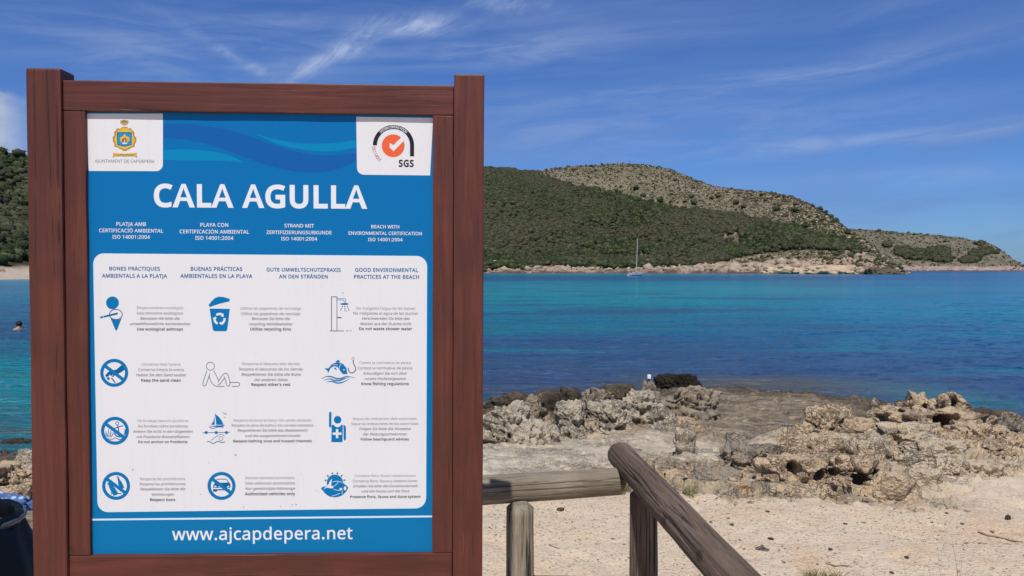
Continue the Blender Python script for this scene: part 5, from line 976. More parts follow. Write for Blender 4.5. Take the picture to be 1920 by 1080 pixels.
def glyph(ch, off):
    """filled outline of one character, grown by off (em/1000)"""
    k = (ch, off)
    if k in _gc: return _gc[k]
    acc = {'À': ('A', 'g'), 'Á': ('A', 'a'), 'Ä': ('A', 'd'), 'Ó': ('O', 'a'), 'ó': ('o', 'a'), 'ò': ('o', 'g'), 'é': ('e', 'a'), 'ö': ('o', 'd'), 'ü': ('u', 'd'), 'ä': ('a', 'd'), 'ñ': ('n', 't'), 'á': ('a', 'a'), 'ú': ('u', 'a'), 'è': ('e', 'g'), 'à': ('a', 'g'), 'í': ('i', 'a')}
    base, ac = acc.get(ch, (ch, None))
    adv, raw = GL[base]; loops = []
    R_ = [np.array([tuple(map(float, q.split(','))) for q in l.split()]) for l in raw]
    if ac:
        xs = np.concatenate(R_)[:, 0]; xm = (xs.min() + xs.max()) / 2; top = np.concatenate(R_)[:, 1].max() + 35
        bx = lambda x0, x1, y0, y1: np.array([(x0, y0), (x1, y0), (x1, y1), (x0, y1)], float)
        if ac == 'd': R_ += [bx(xm - 95, xm - 40, top, top + 55), bx(xm + 40, xm + 95, top, top + 55)]
        if ac == 'a': R_ += [np.array([(xm - 35, top), (xm + 10, top), (xm + 75, top + 85), (xm, top + 85)])]
        if ac == 'g': R_ += [np.array([(xm - 10, top), (xm + 35, top), (xm, top + 85), (xm - 75, top + 85)])]
        if ac == 't': R_ += [bx(xm - 100, xm + 100, top, top + 40)]
    area = lambda P_: .5 * np.sum(P_[:, 0] * np.roll(P_[:, 1], -1) - np.roll(P_[:, 0], -1) * P_[:, 1])
    def inside(p, P_):
        x, y = p; c = False; n = len(P_)
        for i in range(n):
            a, b_ = P_[i], P_[(i + 1) % n]
            if (a[1] > y) != (b_[1] > y) and x < (b_[0] - a[0]) * (y - a[1]) / (b_[1] - a[1]) + a[0]: c = not c
        return c
    outer, holes = [], []
    for i, P_ in enumerate(R_):
        dpt = sum(inside(P_[0] + 1e-3, Q) for j, Q in enumerate(R_) if j != i); hole = dpt % 2 == 1
        if (area(P_) > 0) == hole: P_ = P_[::-1]
        if off:
            P_ = grow(P_, off)
        (holes if hole else outer).append(P_)
    V, T = [], []
    for P_ in outer:
        ls = [P_] + [h for h in holes if inside(h[0], P_)]
        tr = tessellate_polygon([[Vector((*p, 0)) for p in l] for l in ls]); n = len(V)
        for l in ls: V += [tuple(p) for p in l]
        T += [(n + a, n + b_, n + c_) for a, b_, c_ in tr]
    _gc[k] = (adv + off * 1.7, np.array(V).reshape(-1, 2), T); return _gc[k]
def text(P_, s, cx_, cy_, width, ink_, off=0, ital=0.0, left=None, hs=1.0, xh=480):
    """one line of lettering, width photograph pixels wide, capital letters centred on cx, cy"""
    gs = [glyph(c, off) for c in s]; tot = sum(g[0] for g in gs)
    x0, z0 = S(cx_ - width / 2 if left is None else left, cy_); x1, z1 = S(cx_ + width / 2 if left is None else left + width, cy_)
    k = (x1 - x0) / tot; x = 0
    if ink_ not in P_.mats: P_.mats.append(ink_)
    P_.k += .25; y = P_.y - P_.k * 8e-6; mi = P_.mats.index(ink_)
    for adv, V, T in gs:
        n = len(P_.v)
        P_.v += [(x0 + (x + q[0] + ital * q[1]) * k, y, z0 + (q[1] - xh / 2) * k * hs + HB) for q in V]
        P_.f += [(n + a, n + b_, n + c_) for a, b_, c_ in T]; P_.mi += [mi] * len(T); x += adv
def arc_text(P_, s, cx_, cy_, r, a0, a1, size, ink_, off=0, flip=False):
    """characters set along a circle, angles in degrees counted clockwise from the top"""
    gs = [glyph(c, off) for c in s]; tot = sum(g[0] for g in gs); x = 0
    if ink_ not in P_.mats: P_.mats.append(ink_)
    P_.k += .25; y = P_.y - P_.k * 8e-6; mi = P_.mats.index(ink_)
    for adv, V, T in gs:
        a = R(a0 + (a1 - a0) * (x + adv / 2) / tot); n = len(P_.v)
        for q in V:
            lx, lz = (q[0] - adv / 2) * size / 1000, q[1] * size / 1000
            if flip: ex, ez = cx_ + (r - lz) * math.sin(a) - lx * math.cos(a), cy_ - (r - lz) * math.cos(a) - lx * math.sin(a)
            else: ex, ez = cx_ + (r + lz) * math.sin(a) + lx * math.cos(a), cy_ - (r + lz) * math.cos(a) + lx * math.sin(a)
            u, v = S(ex, ez); P_.v.append((u, y, v + HB))
        P_.f += [(n + a_, n + b_, n + c_) for a_, b_, c_ in T]; P_.mi += [mi] * len(T); x += adv
TL_ = .0005
p_ = Print('title_lettering', TL_); text(p_, 'CALA AGULLA', 488.3, 366.5, 402, 'title', 27, hs=1.0); p_.build(None, board)
p_ = Print('web_address_lettering', TL_); text(p_, 'www.ajcapdepera.net', 492.5, 1001.5, 339, 'title', 9, hs=1.0); p_.build(None, board)
for cx_, rows in ((246, (('PLATJA AMB', 420, 57), ('CERTIFICACIÓ AMBIENTAL', 432, 121), ('ISO 14001:2004', 444, 71))), (402, (('PLAYA CON', 421.5, 54), ('CERTIFICACIÓN AMBIENTAL', 434, 131), ('ISO 14001:2004', 446, 72))),
                  (561, (('STRAND MIT', 423, 56), ('ZERTIFIZIERUNGSURKUNDE', 435.5, 123), ('ISO 14001:2004', 447.5, 68))), (722.5, (('BEACH WITH', 425, 54), ('ENVIRONMENTAL CERTIFICATION', 437, 139), ('ISO 14001:2004', 449, 65)))):
    p_ = Print('certification_lettering', TL_)
    for s_, y_, w_ in rows: text(p_, s_, cx_, y_, w_, 'title', 10)
    p_.build(None, board)
for i_, (s_, cx_, y_, w_) in enumerate((('BONES PRÀCTIQUES', 252.5, 503.5, 96), ('AMBIENTALS A LA PLATJA', 252.5, 517, 122), ('BUENAS PRÁCTICAS', 406, 504, 98), ('AMBIENTALES EN LA PLAYA', 406, 517.3, 135), ('GUTE UMWELTSCHUTZPRAXIS', 569.5, 505.5, 140),
                        ('AN DEN STRÄNDEN', 569.5, 518.3, 92), ('GOOD ENVIRONMENTAL', 725, 506, 119), ('PRACTICES AT THE BEACH', 725, 518.8, 124))):
    if i_ % 2 == 0: p_ = Print('heading_lettering', TL_)
    text(p_, s_, cx_, y_, w_, 'head', 18)
    if i_ % 2: p_.build(None, board)
ROWS = [(300, None, (("Empra cendrers ecològics", 577, 87), ("Usa ceniceros ecológicos", 587, 87), ("Benutzen Sie bitte die", 597, 74), ("umweltfreundliche Aschenbecher", 607, 114), ("Use ecological ashtrays", 617, 87))),
 (507.5, None, (("Utilitza les papereres de reciclatge", 578, 115), ("Utiliza las papeleras de reciclaje", 588, 112), ("Benutzen Sie bitte die", 597.5, 72), ("recycling Abfallbehälter", 607.5, 82), ("Utilize recycling bins", 617, 77))),
 (723, None, (("No malgastis l'aigua de les dutxes", 578, 111), ("No malgastes el agua de las duchas", 587.3, 122), ("Verschwenden Sie bitte das", 597, 90), ("Wasser aus der Dusche nicht", 607, 96), ("Do not waste shower water", 616.3, 100))),
 (302, None, (("Conserva neta l'arena", 683, 73), ("Conserva limpia la arena", 693, 86), ("Halten Sie den Sand sauber", 703, 94), ("Keep the sand clean", 713, 75))),
 (508, None, (("Respecta el descans dels demés", 682, 109), ("Respeta el descanso de los demás", 692, 120), ("Respektieren Sie bitte die Ruhe", 702, 112), ("der anderen Gäste", 712, 63), ("Respect other's rest", 721, 74))),
 (722, None, (("Coneix la normativa de pesca", 680, 97), ("Conoce la normativa de pesca", 690, 103), ("Erkundigen Sie sich über", 700, 82), ("unsere Fischereigesetze", 710, 77), ("Know fishing regulations", 719.5, 90))),
 (305.5, None, (("No fondegis damunt posidònia", 789, 96), ("No fondees sobre posidonea", 799, 94), ("Ankern Sie nicht in den Gegenden", 809, 112), ("mit Posidonia Wasserpflanzen", 819, 100), ("Do not anchor on Posidonia", 828.5, 93))),
 (511, None, (("Respecta la zona de bany i els canals abalisats", 788, 147), ("Respeta la zona de baño y los canales balizados", 797.5, 154), ("Respektieren Sie bitte das Badebereich", 807, 132), ("und die ausgezeichnete Kanäle", 817, 104), ("Respect bathing zone and buoyed channels", 827, 148))),
 (721.5, None, (("Seguiu les indicacions dels socorristes", 785, 121), ("Sigue las indicaciones de los socorristas", 794.5, 126), ("Folgen Sie bitte die Hinweise", 804, 97), ("der Rettungsschwimmer", 814, 83), ("Follow beachguard advices", 823.5, 91))),
 (305, None, (("Respecta les prohibicions", 898, 85), ("Respeta las prohibiciones", 907.5, 87), ("Respektieren Sie bitte die", 917, 85), ("Verbotungen", 927, 43), ("Respect bans", 937, 48))),
 (506.5, 459.5, (("Només vehicles autoritzats", 896, 93), ("Sólo vehículos autorizados", 906, 94), ("Nur genehmigte Fahrzeuge", 916, 94), ("Authorized vehicles only", 926, 94))),
 (722.5, None, (("Conserva flora, fauna i sistema dunar", 892, 115), ("Conserva flora, fauna y sistema dunar", 902, 122), ("Erhalten Sie bitte die Dünenlandschaft", 911.5, 121), ("und die Fauna und die Flora", 921, 90), ("Preserve flora, fauna and dune system", 931.5, 133)))]
for cx_, left, rows in ROWS:
    p_ = Print('instruction_text', TL_); n = len(rows)
    for i, (s_, y_, w_) in enumerate(rows):
        if i == 0: text(p_, s_, cx_, y_, w_, 'grey', -5, left=left)
        elif i == 1: text(p_, s_, cx_, y_, w_, 'mid', -2, left=left)
        elif i == n - 1: text(p_, s_, cx_, y_, w_, 'black', 19, left=left)
        else: text(p_, s_, cx_, y_, w_, 'mid', 3, .2, left=left)
    p_.build(None, board)
def picto(fn, label):
    p = Print('pictogram', .0004); fn(p); p.build(label, board)
def prohib(p, x, y, R_=26.3, k=6.2):
    p.disc(x, y, R_, 'blue', hole=k, n=48); a = R(38) if True else 0; c, s_ = math.cos(R(37)), math.sin(R(37)); r = R_ - k + .6
    p.line([(x - r * c, y - r * s_), (x + r * c, y + r * s_)], 6.2, 'blue')
def i1(p):
    p.disc(211, 567.8, 12, 'blue'); p.disc(217.4, 589.6, 12.8, 'navy', 10.2, 1.5)
    p.add([[(207, 595.5), (212, 598.8), (218, 600), (224, 599), (228.3, 596), (220, 618), (218, 620.2), (216, 618)]], 'blue')
    p.line([(188, 595.3), (194, 594)], 3.6, 'blue'); p.line([(195, 593.8), (221, 587.5)], 3.4, 'head')
picto(i1, 'pictogram of a beach ashtray cone with a cigarette')
def i2(p):
    p.add([[(391, 572.5), (396, 565.5), (403, 558.7), (411, 556), (420, 557), (431, 560.5), (430.5, 565), (412, 569.5), (393.5, 575.7)]], 'blue')
    p.add([[(393, 578.5), (431, 579), (426.5, 617), (424, 621), (402, 621), (399, 618)]], 'blue')
    for q in range(3):
        a0 = -90 + 120 * q; pts = [(411.7 + 9.5 * math.cos(R(a0 + d)), 598 + 9.5 * math.sin(R(a0 + d))) for d in (-38, -20, 0, 18, 34)]
        p.line(pts, 4.2, 'white'); a = R(a0 + 34); b_ = R(a0 + 64)
        p.add([[(411.7 + 5.4 * math.cos(a), 598 + 5.4 * math.sin(a)), (411.7 + 13.2 * math.cos(a), 598 + 13.2 * math.sin(a)), (411.7 + 8.6 * math.cos(b_), 598 + 8.6 * math.sin(b_))]], 'white')
picto(i2, 'pictogram of a recycling bin with open lid')
def i3(p):
    p.line([(621.5, 621), (621.5, 556.5)], 1.4, 'navy'); p.line([(620.9, 556.6), (632.4, 556.6)], 1.4, 'navy'); p.line([(631.8, 556.5), (631.8, 621)], 1.2, 'navy')
    p.line([(632, 559.8), (645.5, 559.8), (648, 561.5), (648.5, 568.5)], 1.0, 'blue'); p.line([(632, 562.5), (643.5, 562.5), (645.5, 564.5), (645.5, 568.5)], 1.0, 'blue')
    p.disc(646, 570, 8, 'blue', 1.9)
    for a, b_ in (((642.6, 573.6), (638.3, 583)), ((646.6, 573.6), (646.8, 583.6)), ((650.8, 573.6), (655, 583))):
        for u in (0, .36, .72): p.line([(a[0] + (b_[0] - a[0]) * u, a[1] + (b_[1] - a[1]) * u), (a[0] + (b_[0] - a[0]) * (u + .24), a[1] + (b_[1] - a[1]) * (u + .24))], 1.4, 'navy')
    p.line([(632, 595.4), (640.5, 595.4)], 1.9, 'navy')
    for a, b_ in ((619, 645), (648.5, 653), (656, 659)): p.line([(a, 620.4), (b_, 620.4)], 1.2, 'navy')
picto(i3, 'pictogram of a beach shower with falling drops')
def i4(p):
    p.add([[(228, 684.5), (233.5, 683.5), (238, 690), (228, 697.5), (219, 702), (212, 702.5), (208, 705.5), (206.5, 702), (203, 706), (199, 707), (197.5, 704), (202, 698), (209, 694.5), (218, 693)]], 'head')
    p.line([(211, 706.5), (214.5, 703)], 2.2, 'black'); p.line([(209, 708.5), (216.5, 718)], 2.2, 'head'); p.add([[(199.5, 708.5), (204, 706.5), (206.5, 710.5), (203, 713.5)]], 'blue')
    prohib(p, 214.3, 699)
picto(i4, 'no littering pictogram with a hand dropping a cigarette end')
def i5(p):
    p.disc(394.6, 686.6, 8.2, 'navy', hole=1.1)
    for l in ([(388, 695), (384, 707), (380.6, 718), (381.5, 723), (385, 723), (388, 717), (391, 708), (394, 700)], [(392.5, 705), (395, 714), (400, 721), (407, 724.2), (421, 724.2)], [(400.6, 694.6), (405, 703), (410.5, 714)],
              [(408.5, 717), (414, 708), (420, 701), (424.5, 700), (428, 704), (430.5, 714), (431.3, 720), (429, 724), (425.5, 722), (423, 714), (420.5, 706)], [(420.5, 709), (415, 717), (409, 722.5)],
              [(431, 717), (440, 717), (447.5, 717.4), (449.3, 720.5), (447, 724), (435, 724.2)]): p.line(l, 1.15, 'navy', True)
picto(i5, 'outline pictogram of a person reclining on the sand')
def i6(p):
    p.add([[(608, 691), (616.5, 690), (622.4, 682.5), (632.8, 678.8), (643, 682), (649.6, 690), (651.5, 701.5), (643, 701.5), (638, 695.5), (632.8, 688), (626, 686.5), (620, 690), (615.5, 699.5), (613.5, 694.5)]], 'blue')
    p.add([[(628, 678.8), (633.5, 674.8), (637, 676), (637, 679)]], 'blue'); p.add([[(625.5, 690), (631.5, 694.5), (630, 689)]], 'blue')
    p.line([(640, 682.5), (636.5, 687), (636, 693)], .9, 'white', True); p.line([(624, 684), (633, 684)], .8, 'white'); p.disc(645, 693.5, 1.3, 'white', n=12)
    p.disc(662.3, 673, 2.6, 'navy', 3.3, .8); p.line([(662.5, 676.5), (663.2, 682), (666, 688), (666.5, 694), (662, 698.8), (656.5, 698.5), (653.2, 693), (653, 689.5)], 1.7, 'navy', True)
    for l in ([(602, 711), (612, 706), (622, 706.5), (632, 710), (641, 709), (651, 705.5), (666, 708.6)], [(607, 713), (618, 710.3), (628, 713.5), (638, 713), (648, 709), (655, 708)], [(612, 716.6), (622, 715), (632, 718), (643, 716.5), (655, 710.5)]): p.line(l, 2.6, 'blue', True, .5)
picto(i6, 'pictogram of a fish leaping at a hook over waves')
def i7(p):
    p.disc(220, 794, 3.6, 'head', hole=1.3); p.line([(221, 797.5), (224, 818)], 2.2, 'head'); p.line([(214.5, 803), (231, 798)], 1.8, 'head'); p.line([(214.5, 811), (218, 817), (226, 819)], 2.6, 'blue', True); p.line([(234.5, 805), (234.5, 811), (232, 815)], 2, 'head', True)
    for l in ([(204, 820), (200, 813), (198.5, 808)], [(205, 820), (204, 811), (203.5, 804)], [(206.5, 820), (208, 812), (208, 806)], [(208, 820), (211, 815), (212.5, 810)], [(202.5, 819), (199, 816), (197.5, 812)]): p.line(l, 1.5, 'head', True, .5)
    p.line([(202, 822.5), (210, 823.5), (216, 821), (224, 824), (230, 822)], 1.2, 'head', True); prohib(p, 215.7, 807.6)
picto(i7, 'no anchoring pictogram with anchor and seagrass')
def i8(p):
    p.add([[(402.5, 775.5), (410, 781), (416, 788.5), (419.5, 796.5), (405.5, 796.5), (404.6, 786)]], 'blue'); p.add([[(402.4, 781), (402.9, 796.5), (395.5, 796.5), (400, 790)]], 'blue')
    p.add([[(391, 799.5), (405, 797.8), (422.5, 796.8), (418.5, 799.8), (409, 800.6)]], 'blue'); p.line([(392.5, 800.5), (399, 803.4), (406, 801.2), (413, 800.4), (419, 801.4)], 1.3, 'head', True)
    p.line([(380, 811.3), (431, 810.5)], 1.2, 'blue')
    for x in (386.7, 405.5, 424.6): p.disc(x, 811, 3, 'blue', n=18)
    p.line([(396, 826), (404, 819.5), (411, 815), (416, 814), (421, 818)], .9, 'navy', True); p.disc(414.5, 822, 4.2, 'navy', hole=.8, n=20); p.line([(388.5, 828), (393, 828), (399, 831.5), (405, 829), (409, 827.3), (416, 829.5), (422.5, 828.5)], 1.4, 'head', True)
    p.line([(418, 773.6), (421, 776), (425.5, 776)], 1.1, 'mid'); p.line([(420, 782), (422.5, 783)], .9, 'mid')
picto(i8, 'pictogram of a sailing boat, buoy line and swimmer')
def i9(p):
    p.add([rrect((617, 772), (621.7, 772), (621.3, 802), (616.8, 800), (2.2, 2.2, 1, 1), 4)], 'blue'); p.disc(633, 787, 7.1, 'blue')
    p.add([[(621.8, 797), (625.5, 796), (628.5, 799.5), (633, 801.3), (637.5, 799.5), (640.5, 796), (642.8, 797), (642.3, 829), (621.3, 829)]], 'blue')
    p.add([[(643.8, 796.5), (647.5, 798), (648.8, 802), (648.6, 824), (646.5, 826.3), (644.4, 824)]], 'blue')
    p.add([[(629.9, 804.5), (634.3, 804.5), (634.3, 810.8), (640.3, 810.8), (640.3, 815.2), (634.3, 815.2), (634.3, 821.5), (629.9, 821.5), (629.9, 815.2), (623.8, 815.2), (623.8, 810.8), (629.9, 810.8)]], 'white')
picto(i9, 'pictogram of a lifeguard with raised arm and white cross')
def i10(p):
    p.add([[(219.5, 893), (222, 892.6), (224, 898), (228.5, 904), (233, 913.5), (231, 916), (227, 916), (222, 909), (221, 901)]], 'blue')
    p.add([[(200, 907.5), (203.5, 905), (208, 906), (213.5, 912), (219, 920), (222, 924.5), (228, 924.8), (227.6, 926.6), (220.5, 926.4), (217.5, 928.5), (212.5, 929.5), (211.5, 925), (209, 928.5), (208.5, 922), (205, 914.5), (203.5, 909)]], 'blue')
    prohib(p, 217.8, 911)
picto(i10, 'no dogs and bottles pictogram')
def i11(p):
    p.line([(406, 898.6), (423.5, 898.2), (426.5, 900.5), (428.5, 905)], 1.4, 'navy')
    p.add([[(400.5, 909), (403, 905.5), (430, 904.5), (432.5, 909), (432, 914.5), (399.5, 914.5)]], 'head'); p.add([[(399.5, 917), (431, 917), (431, 919), (407, 919.4), (406.8, 921.8), (399.6, 921.8)]], 'head')
    p.add([[(402, 910.3), (406, 911), (405.5, 913.3), (402, 913.3)]], 'white'); p.add([[(410, 911), (413, 911), (413, 913.5), (410, 913.5)]], 'white'); p.add([[(425.5, 912.5), (430, 910.3), (430, 913), (426, 914)]], 'white')
    prohib(p, 415.5, 911)
picto(i11, 'no vehicles pictogram with a car')
def i12(p):
    p.disc(628, 905, 15.3, 'blue')
    for tx, ty in ((607, 899.6), (612.3, 890), (622.3, 884.6), (633.6, 884), (643.2, 889.4), (648.8, 899.4)):
        d = np.array([tx - 628, ty - 905]); d /= np.linalg.norm(d); n_ = np.array([-d[1], d[0]]); c = np.array([628, 905]) + d * 16.6
        p.add([[tuple(c + n_ * 1.9), (tx, ty), tuple(c - n_ * 1.9)]], 'navy')
    p.add([[(601.5, 914.8), (607, 912.3), (613, 911), (622, 906), (640, 903.5), (648, 909), (653.5, 914.3), (649, 922), (641, 929), (634, 931.8), (627, 932.5), (618, 931), (611, 926.5), (605, 920)]], 'blue')
    p.add([[(622.5, 897.5), (620.8, 910.5), (625.5, 912), (624.5, 915.4), (619, 915.4), (613.5, 914), (606.5, 917), (611, 912.5), (615.5, 909), (618.5, 902.5)]], 'white')
    for l in ([(623.5, 903.6), (632, 902), (641.5, 904.5)], [(634.5, 902.8), (631, 908), (625.5, 911.5)], [(625.5, 917.2), (632, 919), (637.5, 919.5)], [(622, 930), (630, 928), (637.5, 924.5)], [(641, 926), (642.5, 919.5)]): p.line(l, .9, 'pale', True)
    p.disc(647, 915.5, 2.4, 'white', 3.8, n=16); p.disc(639, 917, 2.6, 'white', 2.3, n=16)
picto(i12, 'pictogram of sun, seagull and dune plant')
def crest(p):
    p.add([[(225, 229.5), (228, 226.5), (233, 224.5), (238, 226.5), (241.5, 229.5), (238.5, 234), (233.5, 235.8), (228.5, 234)]], 'ochre'); p.line([(227, 231.5), (233, 233), (239.5, 231.5)], 1.1, 'beige', True); p.line([(225.5, 226.7), (241.3, 226.7)], 1.0, 'mid')
    p.add([[(229, 238), (239, 238), (240, 241.5), (245, 240), (247, 243), (251, 246.5), (252.5, 249.5), (252, 254), (256, 259), (255.5, 266), (252.5, 271), (252.5, 275.5), (247, 276.5), (243, 279.5), (239, 280.5), (238, 283), (230, 283), (229, 280.5), (225, 279), (220, 276), (214.5, 275), (214.5, 270), (211.5, 264), (211.5, 258), (214.5, 253.5), (214, 248), (218, 244), (220, 240), (226, 242)]], 'ochre')
    p.add([[(230, 240), (238, 240), (241, 243.3), (246.5, 244), (249, 250), (250, 256), (253.3, 262), (250.5, 269), (248.5, 274), (242, 276.5), (236, 279.8), (231.5, 279.8), (226, 276.5), (218, 273.5), (216.5, 269), (214.3, 262), (217, 255), (218, 249), (221.5, 244), (227, 243.3)]], 'gold')
    p.add([[(219.3, 247.8), (247.2, 247.8), (247, 272), (233.7, 275.2), (220, 272)]], 'head'); p.add([[(221, 249.5), (245.8, 249.5), (245.5, 270.8), (233.7, 273.4), (221.5, 270.8)]], 'teal')
    p.add([[(226, 258), (229.5, 256), (232, 254), (235.5, 254), (238, 256), (242.5, 257.5), (243, 262.5), (240, 266.5), (228, 266.5), (225, 263)]], 'gold'); p.disc(233.8, 253.3, 1.6, 'beige', n=10)
    p.add([[(231, 260), (235, 258), (238, 261), (238, 267.5), (231, 267.5)]], 'red'); p.disc(233.5, 264.5, 1.6, 'beige', 3, n=10); p.add([[(229.5, 261), (232, 260), (231.8, 266.5), (229.5, 266.5)]], 'black'); p.add([[(228.5, 267.5), (239, 267.5), (238, 270), (230, 270)]], 'pale')
    p.add([[(212.5, 286.5), (214, 290), (212, 295), (216, 293.6), (226, 293), (234, 294), (244, 293), (252, 293.6), (257, 295.5), (255, 290.5), (256, 286.5), (246, 287.5), (234, 288.3), (222, 287.5)]], 'gold')
    p.line([(212.3, 287), (214, 290.5), (211.6, 295)], 1.3, 'red'); p.line([(256, 287), (255, 290.5), (257, 295.5)], 1.3, 'red')
    text(p, 'CAPDEPERA', 234.3, 290.7, 36, 'mid', 8, hs=.95); text(p, 'AJUNTAMENT DE CAPDEPERA', 234, 301.6, 112, 'grey', -3)
p_ = Print('crest_emblem', TL_ - .0001); crest(p_); p_.build('gold framed coat of arms above grey lettering', board)
def cert(p):
    cx_, cy_ = 737.8, 272.6; N_ = 30; o = [(cx_ - 38.7 * math.cos(math.pi * i / N_), cy_ - 38.2 * math.sin(math.pi * i / N_)) for i in range(N_ + 1)]; q = [(cx_ - 31 * math.cos(math.pi * i / N_), cy_ - 30.6 * math.sin(math.pi * i / N_)) for i in range(N_ + 1)]
    for i in range(N_): p.quad(o[i], o[i + 1], q[i + 1], q[i], 'black', i == 0)
    p.add([[(cx_ + 31, cy_), (cx_ + 38.7, cy_), (cx_ + 38.7, 293.3), (cx_ + 31, 293.3)]], 'black')
    p.disc(737.2, 273.3, 21.4, 'orange', n=56)
    p.add([[(730.7, 267.8), (737.6, 272.4), (752, 258.2), (757.5, 262.5), (756.5, 264.5), (738, 283.8), (730.5, 276.5)]], 'white')
    p.add([[(751.3, 258.6), (755, 254.5), (762, 259.6), (757.3, 264.2)]], 'white')
    arc_text(p, 'SYSTEM CERTIFICATION', cx_, cy_, 32.4, -46, 46, 9.2, 'title', 8)
    arc_text(p, 'ISO 14001', cx_, cy_, 40.5, 267, 219, 12.5, 'red', 0, True)
    text(p, 'SGS', 762.3, 306.3, 29.5, 'black', 34, hs=1.18)
p_ = Print('certification_emblem', TL_ - .0001); cert(p_); p_.build('orange tick in a black arch with lettering', board)

# ================================================================== SAILBOAT
def simple_obj(name, bm, m, parent, smooth=False):
    return link(name, bm_mesh(name, bm), m, parent, smooth)
def make_boat():
    p = at(1191, 517.3, 345); e = empty('sailing_boat', (p.x, 345, 0), (0, 0, R(38))); tag(e, 'white sailing boat with bare mast anchored off the headland', 'boat')
    hullm = mat('boat_hull', .35, (.42, .46, .48), .3)[0]; mastm = mat('boat_mast', .4, (.52, .52, .47), .3)[0]; deckm = mat('boat_deck', .6, (.42, .36, .26), .3)[0]; navy = mat('boat_canvas', .8, (.10, .12, .16), .2)[0]
    st = []
    for x, wd, dp, top in ((-4.2, .9, .35, 1.05), (-3.2, 1.35, .5, 1.0), (-1, 1.65, .6, 1.0), (1.2, 1.5, .6, 1.1), (3, .95, .5, 1.25), (4.3, .35, .3, 1.4), (4.9, .03, .0, 1.5)):
        st.append([(x, y * wd, z) for y, z in ((-1, top), (-.97, .5), (-.75, 0), (-.3, -dp), (.3, -dp), (.75, 0), (.97, .5), (1, top))])
    bm = bmesh.new(); rows = [[bm.verts.new(v) for v in r] for r in st]
    for a, b in zip(rows, rows[1:]):
        for i in range(7): bm.faces.new((a[i], a[i + 1], b[i + 1], b[i]))
        bm.faces.new((a[7], a[0], b[0], b[7]))
    bm.faces.new(rows[0]); bmesh.ops.recalc_face_normals(bm, faces=bm.faces); simple_obj('hull', bm, hullm, e)
    bm = box_bm(-1.6, 1.9, -.8, .8, 1.08, 1.62, .2, 3); simple_obj('cabin', bm, hullm, e)
    for s in (-1, 1):
        bm = box_bm(-1.1, 1.3, -.02, .02, 1.28, 1.48); o = simple_obj('window', bm, navy, e); o.location = (0, s * .815, 0)
    bm = box_bm(-3.7, -1.9, -.75, .75, 1.02, 1.22, .05); simple_obj('cockpit', bm, deckm, e)
    def pole(name, a, b, r, m=mastm):
        a, b = Vector(a), Vector(b); bm = bmesh.new(); bmesh.ops.create_cone(bm, cap_ends=True, segments=8, radius1=r, radius2=r * .8, depth=(b - a).length)
        o = simple_obj(name, bm, m, e); o.location = (a + b) / 2; o.rotation_euler = (b - a).to_track_quat('Z', 'Y').to_euler()
    pole('mast', (.7, 0, 1.5), (1.1, -.25, 16.2), .16); pole('boom', (.7, 0, 2.6), (-3.3, 0, 2.5), .11); pole('furled_sail', (.5, 0, 2.85), (-3.2, 0, 2.72), .24, deckm)
    pole('forestay', (4.7, 0, 1.5), (1.1, -.25, 16), .03, navy); pole('backstay', (-4.1, 0, 1.1), (1.1, -.25, 16.1), .03, navy); pole('spreader', (.85, -.9, 9), (.85, .8, 9.1), .05)
    pole('bow_rail', (4.7, 0, 1.5), (4.7, 0, 2.2), .06); pole('stern_arch', (-4.0, -.9, 1.1), (-4.0, .9, 2.8), .09)
make_boat()

# ================================================================== SMALL FAR THINGS
def hut(px, py, Y, wpx, hpx, label):
    p = on_hill(px, py); w_ = wpx / F * p.y; h_ = hpx / F * p.y
    e = empty('hut', p - Vector((0, 0, .6))); tag(e, label, 'hut', 'white huts on the far shore')
    wm_ = mat('hut_wall', .8, (.72, .70, .64))[0]; rm_ = mat('hut_roof', .8, (.45, .40, .34))[0]
    simple_obj('wall', box_bm(-w_ / 2, w_ / 2, -1.5, 1.5, 0, h_ + .6), wm_, e)
    bm = bmesh.new(); v = [bm.verts.new(c) for c in ((-w_ / 2 - .3, -1.8, h_ + .6), (w_ / 2 + .3, -1.8, h_ + .6), (w_ / 2 + .3, 1.8, h_ + .6), (-w_ / 2 - .3, 1.8, h_ + .6), (-w_ / 2 - .3, 0, h_ + 1.6), (w_ / 2 + .3, 0, h_ + 1.6))]
    for f in ((0, 1, 5, 4), (2, 3, 4, 5), (0, 4, 3), (1, 2, 5), (0, 3, 2, 1)): bm.faces.new([v[i] for i in f])
    simple_obj('roof', bm, rm_, e)
    simple_obj('door', box_bm(-.5, .5, -1.56, -1.50, .5, 2.4), mat('hut_door', .8, (.12, .10, .08))[0], e)
hut(929, 497, 600, 5, 7, 'narrow white hut on the far shore just right of the sign'); hut(950, 493, 600, 9, 4, 'wider low white hut among trees on the far shore')
p = on_hill(1179, 309); e = empty('summit_marker', p); tag(e, 'thin marker pole on the rounded summit', 'pole')
bm = bmesh.new(); bmesh.ops.create_cone(bm, cap_ends=True, segments=6, radius1=.35, radius2=.2, depth=8); bmesh.ops.translate(bm, vec=(0, 0, 3.5), verts=bm.verts); simple_obj('pole', bm, M['bark'], e)
simple_obj('cross_arm', box_bm(-1, 1, -.12, .12, 5.6, 5.85), M['bark'], e)

